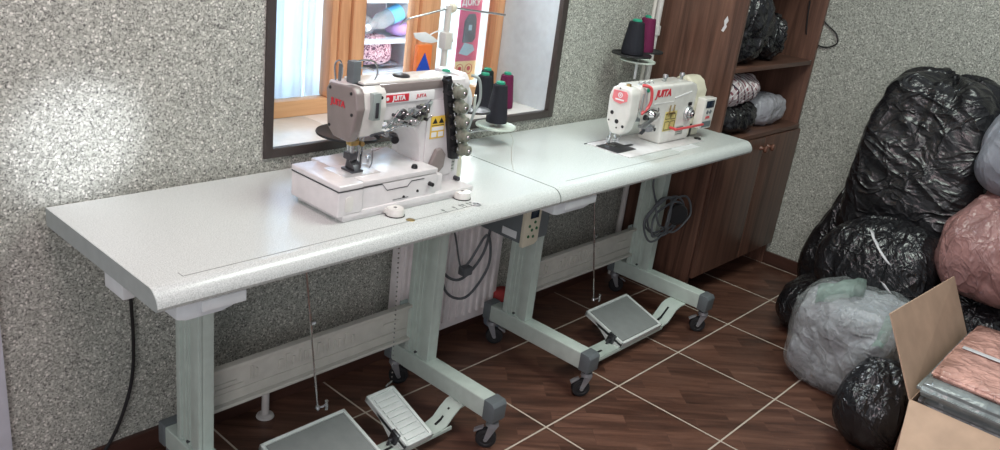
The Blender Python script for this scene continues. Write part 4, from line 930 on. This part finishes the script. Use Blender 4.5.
lump('lavender_bag', (2.85, -.110, .82), (.12, .075, .115), 47, 'lavbag', 'pale lavender bag standing behind the translucent bag in the cabinet', 'bag', sub=5, fr=8)

# ------------------------------------------------------------------ bags against the right wall
def sack(name, c, rad, seed, mat, label, cat, top=.35, bulge=.25, lean=(0, 0), sub=6, amp=.16, group=None, neck=False, fr=7, par=None, expo=2.9, an=.35, rot=0.0):
    """tall filled bag: flat bottom, slumped sides, gathered top; c = centre of the foot"""
    bm = bmesh.new(); bmesh.ops.create_icosphere(bm, subdivisions=sub, radius=1)
    off = Vector((seed*2.7, seed*5.3, seed*1.9)); rx, ry, h = rad
    RM = Matrix.Rotation(rot, 3, 'X') @ Matrix.Rotation(rot*.4, 3, 'Y'); RM2 = Matrix.Rotation(rot+.8, 3, 'X')
    for v in bm.verts:
        d = v.co.normalized(); e = expo
        k = (abs(d.x)**e+abs(d.y)**e+abs(d.z)**e)**(-1/e); p = d*k
        tz = (p.z+1)/2; prof = 1+bulge*math.sin(PI*min(1, tz*1.15))*.5-top*max(0, tz-.55)**1.3*1.6
        a = math.atan2(p.y, p.x)
        w = Vector((p.x*rx*prof, p.y*ry*prof, tz*h))
        s = (rx*ry)**.5
        n0 = noise.noise(w*.55/s+off)
        wr = RM @ w; wa = Vector((wr.x, wr.y, wr.z*an)); wb = RM2 @ w; wb = Vector((wb.x, wb.y, wb.z*an))
        wa += Vector((n0, noise.noise(w*.9/s+off*2), 0))*s*.35
        n1 = abs(noise.noise(wa*fr*.6+off*1.7)); n2 = abs(noise.noise(wb*fr*1.25+off)); n3 = abs(noise.noise(wa*fr*3+off))
        dd = s*amp*(1.2*n0+1.25*(min(n1, .4)-.2)+.62*(min(n2, .4)-.2)+.20*(n3-.2))
        pl = max(0, tz-.55)/.45
        dd += s*.10*pl*(1-2*abs(noise.noise(Vector((a*2.6, tz*1.3, seed*4.1))))-.5)
        w += Vector((d.x, d.y, d.z*.5))*dd
        if tz > .93: w.z += .05*h*(noise.noise(Vector((a*3, seed, 0)))+.2)
        w.z = max(w.z, .0) if tz > .03 else max(0, min(w.z, .004))
        w.x += lean[0]*tz*tz; w.y += lean[1]*tz*tz
        v.co = w+Vector(c)
    if neck:
        pass
    q = MB(); q.bm.free(); q.bm = bm
    if par is not None: return q.done(name, mat, par, ang=180)
    return tag(recenter(q.done(name, mat, ang=180)), label, cat, group)

sack('rubbish_sack', (2.90, -1.03, .002), (.215, .225, 1.06), 2, 'blackbag', 'tallest black plastic sack standing against the speckled right wall', 'bag', top=.02, bulge=.06, lean=(.02, 0), expo=5, amp=.17, rot=1.25, fr=6)
sack('rubbish_sack', (2.93, -.775, .002), (.16, .105, .575), 5, 'blackbag2', 'black sack between the baseboard corner and the tallest sack', 'bag', top=.1, bulge=.2, lean=(.0, -.06), rot=.5, expo=3.5)
sack('rubbish_sack', (2.61, -1.03, .225), (.165, .205, .33), 9, 'blackbag2', 'black sack with a strip of white tape lying in front of the tallest sack', 'bag', top=.2, bulge=.2, lean=(.04, -.04), rot=-.5, expo=3.4, fr=8)
sack('rubbish_sack', (2.66, -.845, .002), (.20, .155, .285), 14, 'blackbag2', 'low black sack on the floor at the left foot of the pile', 'bag', top=.42, bulge=.1, lean=(.05, -.10))
g = sack('clear_bag', (2.285, -1.105, .003), (.165, .178, .345), 21, 'greybag', 'clear plastic bag full of grey cloth on the floor in front of the black sacks', 'bag', top=.0, bulge=.10, expo=5.0, amp=.2, an=.8, fr=11)
sack('bag_film', (2.285, -1.105, .003), (.178, .190, .36), 21, 'film', '', '', top=.0, bulge=.10, expo=5.0, par=g, amp=.12, sub=5, an=.8, fr=9)
for i, (p0, p1, p2, w_) in enumerate((((2.13, -1.00, .355), (2.19, -1.05, .385), (2.28, -1.10, .385), (.05, .02, .05)), ((2.20, -1.235, .355), (2.145, -1.245, .34), (2.10, -1.24, .27), (.02, -.03, .0)))):
    bm = bmesh.new(); L = []
    for k in range(13):
        a = k/12; p = (1-a)**2*Vector(p0)+2*a*(1-a)*Vector(p1)+a*a*Vector(p2); n = Vector((noise.noise(p*30), noise.noise(p*30+Vector((5, 0, 0))), noise.noise(p*30+Vector((0, 7, 0)))))*.012
        L.append((bm.verts.new(p-Vector(w_)/2+n), bm.verts.new(p+n*1.5+Vector((0, 0, .008))), bm.verts.new(p+Vector(w_)/2+n)))
    for a, b_ in zip(L, L[1:]): bm.faces.new((a[0], b_[0], b_[1], a[1])); bm.faces.new((a[1], b_[1], b_[2], a[2]))
    q = MB(); q.bm.free(); q.bm = bm; o = q.done('bag_handle', 'filmg', g, ang=180); sm = o.modifiers.new('thick', 'SOLIDIFY'); sm.thickness = .001
sack('rubbish_sack', (1.97, -1.318, .002), (.13, .108, .285), 27, 'blackbag2', 'small black bag on the floor between the clear bag and the carton', 'bag', top=.35, bulge=.2)
sack('rubbish_sack', (2.75, -1.40, .002), (.23, .16, .40), 33, 'blackbag2', 'black sack on the floor under the dusty pink bag behind the carton', 'bag', top=.15, bulge=.1)
sack('pink_bag', (2.70, -1.43, .375), (.20, .20, .37), 36, 'pinkbag', 'dusty pink translucent bag above a black sack at the right picture edge', 'bag', top=.1, bulge=.2, expo=3.6, fr=9)
sack('grey_bag', (2.80, -1.44, .725), (.19, .20, .34), 39, 'greyplas', 'grey blue bag topmost of the stack at the right picture edge', 'bag', top=.1, bulge=.15, expo=3.4)
# white tape on the front black sack
def ribbon(pts, wv, th, name, mat, label, cat, par=None):
    bm = bmesh.new(); wv = Vector(wv); L = []
    for p in pts: p = Vector(p); L.append((bm.verts.new(p-wv/2), bm.verts.new(p+wv/2)))
    for a, b in zip(L, L[1:]): bm.faces.new((a[0], b[0], b[1], a[1]))
    q = MB(); q.bm.free(); q.bm = bm; o = q.done(name, mat, par); s = o.modifiers.new('thick', 'SOLIDIFY'); s.thickness = th; s.offset = 0
    if par is None: recenter(o); tag(o, label, cat)
    return o

# ------------------------------------------------------------------ carton
t = thing('cardboard_box', (2.0, -1.62, 0), 'open brown cardboard carton with raised flaps at the lower right', 'box')
BX0, BX1, BY0, BY1, BH = 1.72, 2.32, -1.86, -1.45, .33
q = MB(); q.box(BX0, BX1, BY0, BY1, 0, .005); q.box(BX0, BX0+.005, BY0, BY1, 0, BH); q.box(BX1-.005, BX1, BY0, BY1, 0, BH); q.box(BX0, BX1, BY1-.005, BY1, 0, BH); q.box(BX0, BX1, BY0, BY0+.005, 0, BH); q.done('carton_body', 'card', t, smooth=False)
def flap(p, name='flap'):
    bm = bmesh.new(); vs = [bm.verts.new(x) for x in p]; bm.faces.new(vs); q = MB(); q.bm.free(); q.bm = bm; o = q.done(name, 'card', t, smooth=False)
    s = o.modifiers.new('thick', 'SOLIDIFY'); s.thickness = .005; s.offset = 0; return o
flap([(BX0, BY1, BH), (BX1, BY1, BH), (BX1-.03, BY1+.095, BH+.200), (BX0+.015, BY1+.120, BH+.215)])
flap([(BX0, BY1, BH), (BX0-.215, BY1-.055, BH-.13), (BX0-.215, BY0, BH-.13), (BX0, BY0, BH)])
flap([(BX1, BY1, BH), (BX1+.12, BY1, BH-.10), (BX1+.12, BY0, BH-.10), (BX1, BY0, BH)])
# folded cloth in film inside the carton
def slab(name, x0, x1, y0, y1, z0, z1, mat, label, cat, seed, amp=.006, group=None):
    bm = bmesh.new(); bmesh.ops.create_cube(bm, size=1)
    for v in bm.verts: v.co = Vector(((x0+x1)/2+v.co.x*(x1-x0), (y0+y1)/2+v.co.y*(y1-y0), (z0+z1)/2+v.co.z*(z1-z0)))
    bmesh.ops.bevel(bm, geom=list(bm.edges), offset=min(.018, (z1-z0)*.4), segments=3, affect='EDGES'); bmesh.ops.subdivide_edges(bm, edges=list(bm.edges), cuts=9, use_grid_fill=True)
    for v in bm.verts:
        n = noise.noise(Vector((v.co.x*9, v.co.y*14, v.co.z*40+seed)))*.9+.5*(1-2*abs(noise.noise(Vector((v.co.x*16+seed, v.co.y*40, v.co.z*20)))))
        c = Vector(((x0+x1)/2, (y0+y1)/2, (z0+z1)/2)); d = v.co-c; d = Vector((d.x/(x1-x0), d.y/(y1-y0), d.z/(z1-z0)*1.6)).normalized(); v.co += d*n*amp
    q = MB(); q.bm.free(); q.bm = bm; return tag(recenter(q.done(name, mat, ang=180)), label, cat, group)
slab('folded_cloth', BX0+.02, BX1-.02, BY0+.02, BY1-.015, .006, .20, 'greyfold', 'dark grey cloth stack lowest in the cardboard carton', 'cloth', 2, .004)
slab('folded_cloth', BX0+.02, BX1-.02, BY0+.02, BY1-.015, .205, .345, 'greyfold', 'grey cloth packet in film just under the topmost grey packet', 'cloth', 5, .004)
slab('folded_cloth', BX0+.004, BX1-.01, BY0+.03, BY1-.004, .349, .385, 'greyfold', 'flat grey film wrapped packet directly under the salmon cloth in the carton', 'cloth', 11, .003)
slab('folded_cloth', BX0+.075, BX1-.02, BY0+.03, BY1-.018, .388, .404, 'salmon', 'salmon cloth packet wrapped in clear film on top of the open carton', 'cloth', 8, .004)
q = MB(); q.box(2.03, 2.052, BY0+.03, BY1-.035, .4085, .4100, .0005); tag(recenter(q.done('tape_strip', 'tape')), 'pale tape strip across the salmon cloth packet in the carton', 'tape')
from mathutils.bvhtree import BVHTree
fs = bpy.data.objects['rubbish_sack.002']; bv = BVHTree.FromPolygons([v.co+fs.location for v in fs.data.vertices], [p.vertices[:] for p in fs.data.polygons])
def on_sack(y, z):
    h = bv.ray_cast(Vector((1.5, y, z)), Vector((1, 0, 0)))[0]; return Vector((h.x-.002 if h else 2.5, y, z))
for k, (a, b_) in enumerate((((-1.006, .523), (-1.12, .442)), ((-1.118, .374), (-1.15, .348)))):
    pts = [on_sack(a[0]+(b_[0]-a[0])*i/9, a[1]+(b_[1]-a[1])*i/9) for i in range(10)]
    ribbon(pts, (0, -.020, -.006), .0012, 'white_tape', 'tape', ('long strip of white tape stuck on the front black sack', 'short end of white tape below the long strip on the black sack')[k], 'tape')

# ------------------------------------------------------------------ light
w = bpy.data.worlds.new('world'); SC.world = w; w.use_nodes = True
bg = w.node_tree.nodes['Background']; bg.inputs[0].default_value = (.86, .92, 1.0, 1); bg.inputs[1].default_value = .36
def area(name, loc, target, size, power, color, sy=None):
    l = bpy.data.lights.new(name, 'AREA'); l.energy = power; l.color = color; l.size = size
    if sy: l.shape = 'RECTANGLE'; l.size_y = sy
    o = bpy.data.objects.new(name, l); COL.objects.link(o); o.location = loc
    o.rotation_euler = (Vector(target)-Vector(loc)).to_track_quat('-Z', 'Y').to_euler(); return o
area('overhead_light', (1.5, -1.15, 2.55), (1.5, -.7, 0), .9, 30, (.90, 1, .91))  # assumed ceiling lamp out of view; green tint added for the right wall
area('overhead_light', (-.2, -.95, 2.5), (.2, -.2, .8), .8, 20, (1, .75, .78))  # added pinkish light that tints the left side, not a room lamp
area('front_fill', (-1.9, -2.6, 1.6), (1.8, -.7, .4), 1.0, 28, (1, .95, .97), 1.2)  # added fill from behind the camera for radiator and sack highlights
area('corridor_fill', (1.5, 1.1, 2.5), (1.4, .7, .8), 1.5, 250, (.88, .95, 1), .8)  # added unseen light over the corridor, brightens the view through the window
area('table_glare_light', (2.60, 1.05, 1.42), (1.3, -.1, .8), .6, 90, (.94, .97, 1), .5)  # added out-of-view light that puts the glare on the tabletop, no real window
s = bpy.data.lights.new('glare_spot', 'SPOT'); s.energy = 420; s.spot_size = math.radians(7); s.spot_blend = 1; s.shadow_soft_size = .03; s.color = (.90, .92, 1)  # added spot imitating the soft glare on the left wall, not sunlight
o = bpy.data.objects.new('glare_spot', s); COL.objects.link(o); o.location = (1.3, -2.6, 1.6); o.rotation_euler = (Vector((.085, 0, .875))-o.location).to_track_quat('-Z', 'Y').to_euler()
SC.view_settings.view_transform = 'Standard'; SC.view_settings.look = 'None'; SC.view_settings.gamma = 1; SC.view_settings.exposure = 0
SC.view_settings.use_curve_mapping = False
for kind, grp in (('sewing_table', 'sewing tables along the window wall'), ('sewing_machine', 'industrial sewing machines on the tables'), ('thread_cone', 'thread cones by the machines'),
                  ('thread_stand', 'thread stands behind the machines'), ('rubbish_sack', 'black sacks in the corner pile'), ('folded_cloth', 'folded cloth packets in the carton'),
                  ('rag', 'rags under the radiator'), ('black_bag', 'black bags in the cabinet'), ('fabric_bundle', 'cloth bundles on the shelf beyond the window'),
                  ('cable_coil', 'coiled cables under the tables'), ('curtain', 'curtains behind the left pane'), ('white_tape', 'tape strips on the front black sack')):
    for o in bpy.data.objects:
        if o.parent is None and o.name.split('.')[0] == kind and 'category' in o: o['group'] = grp
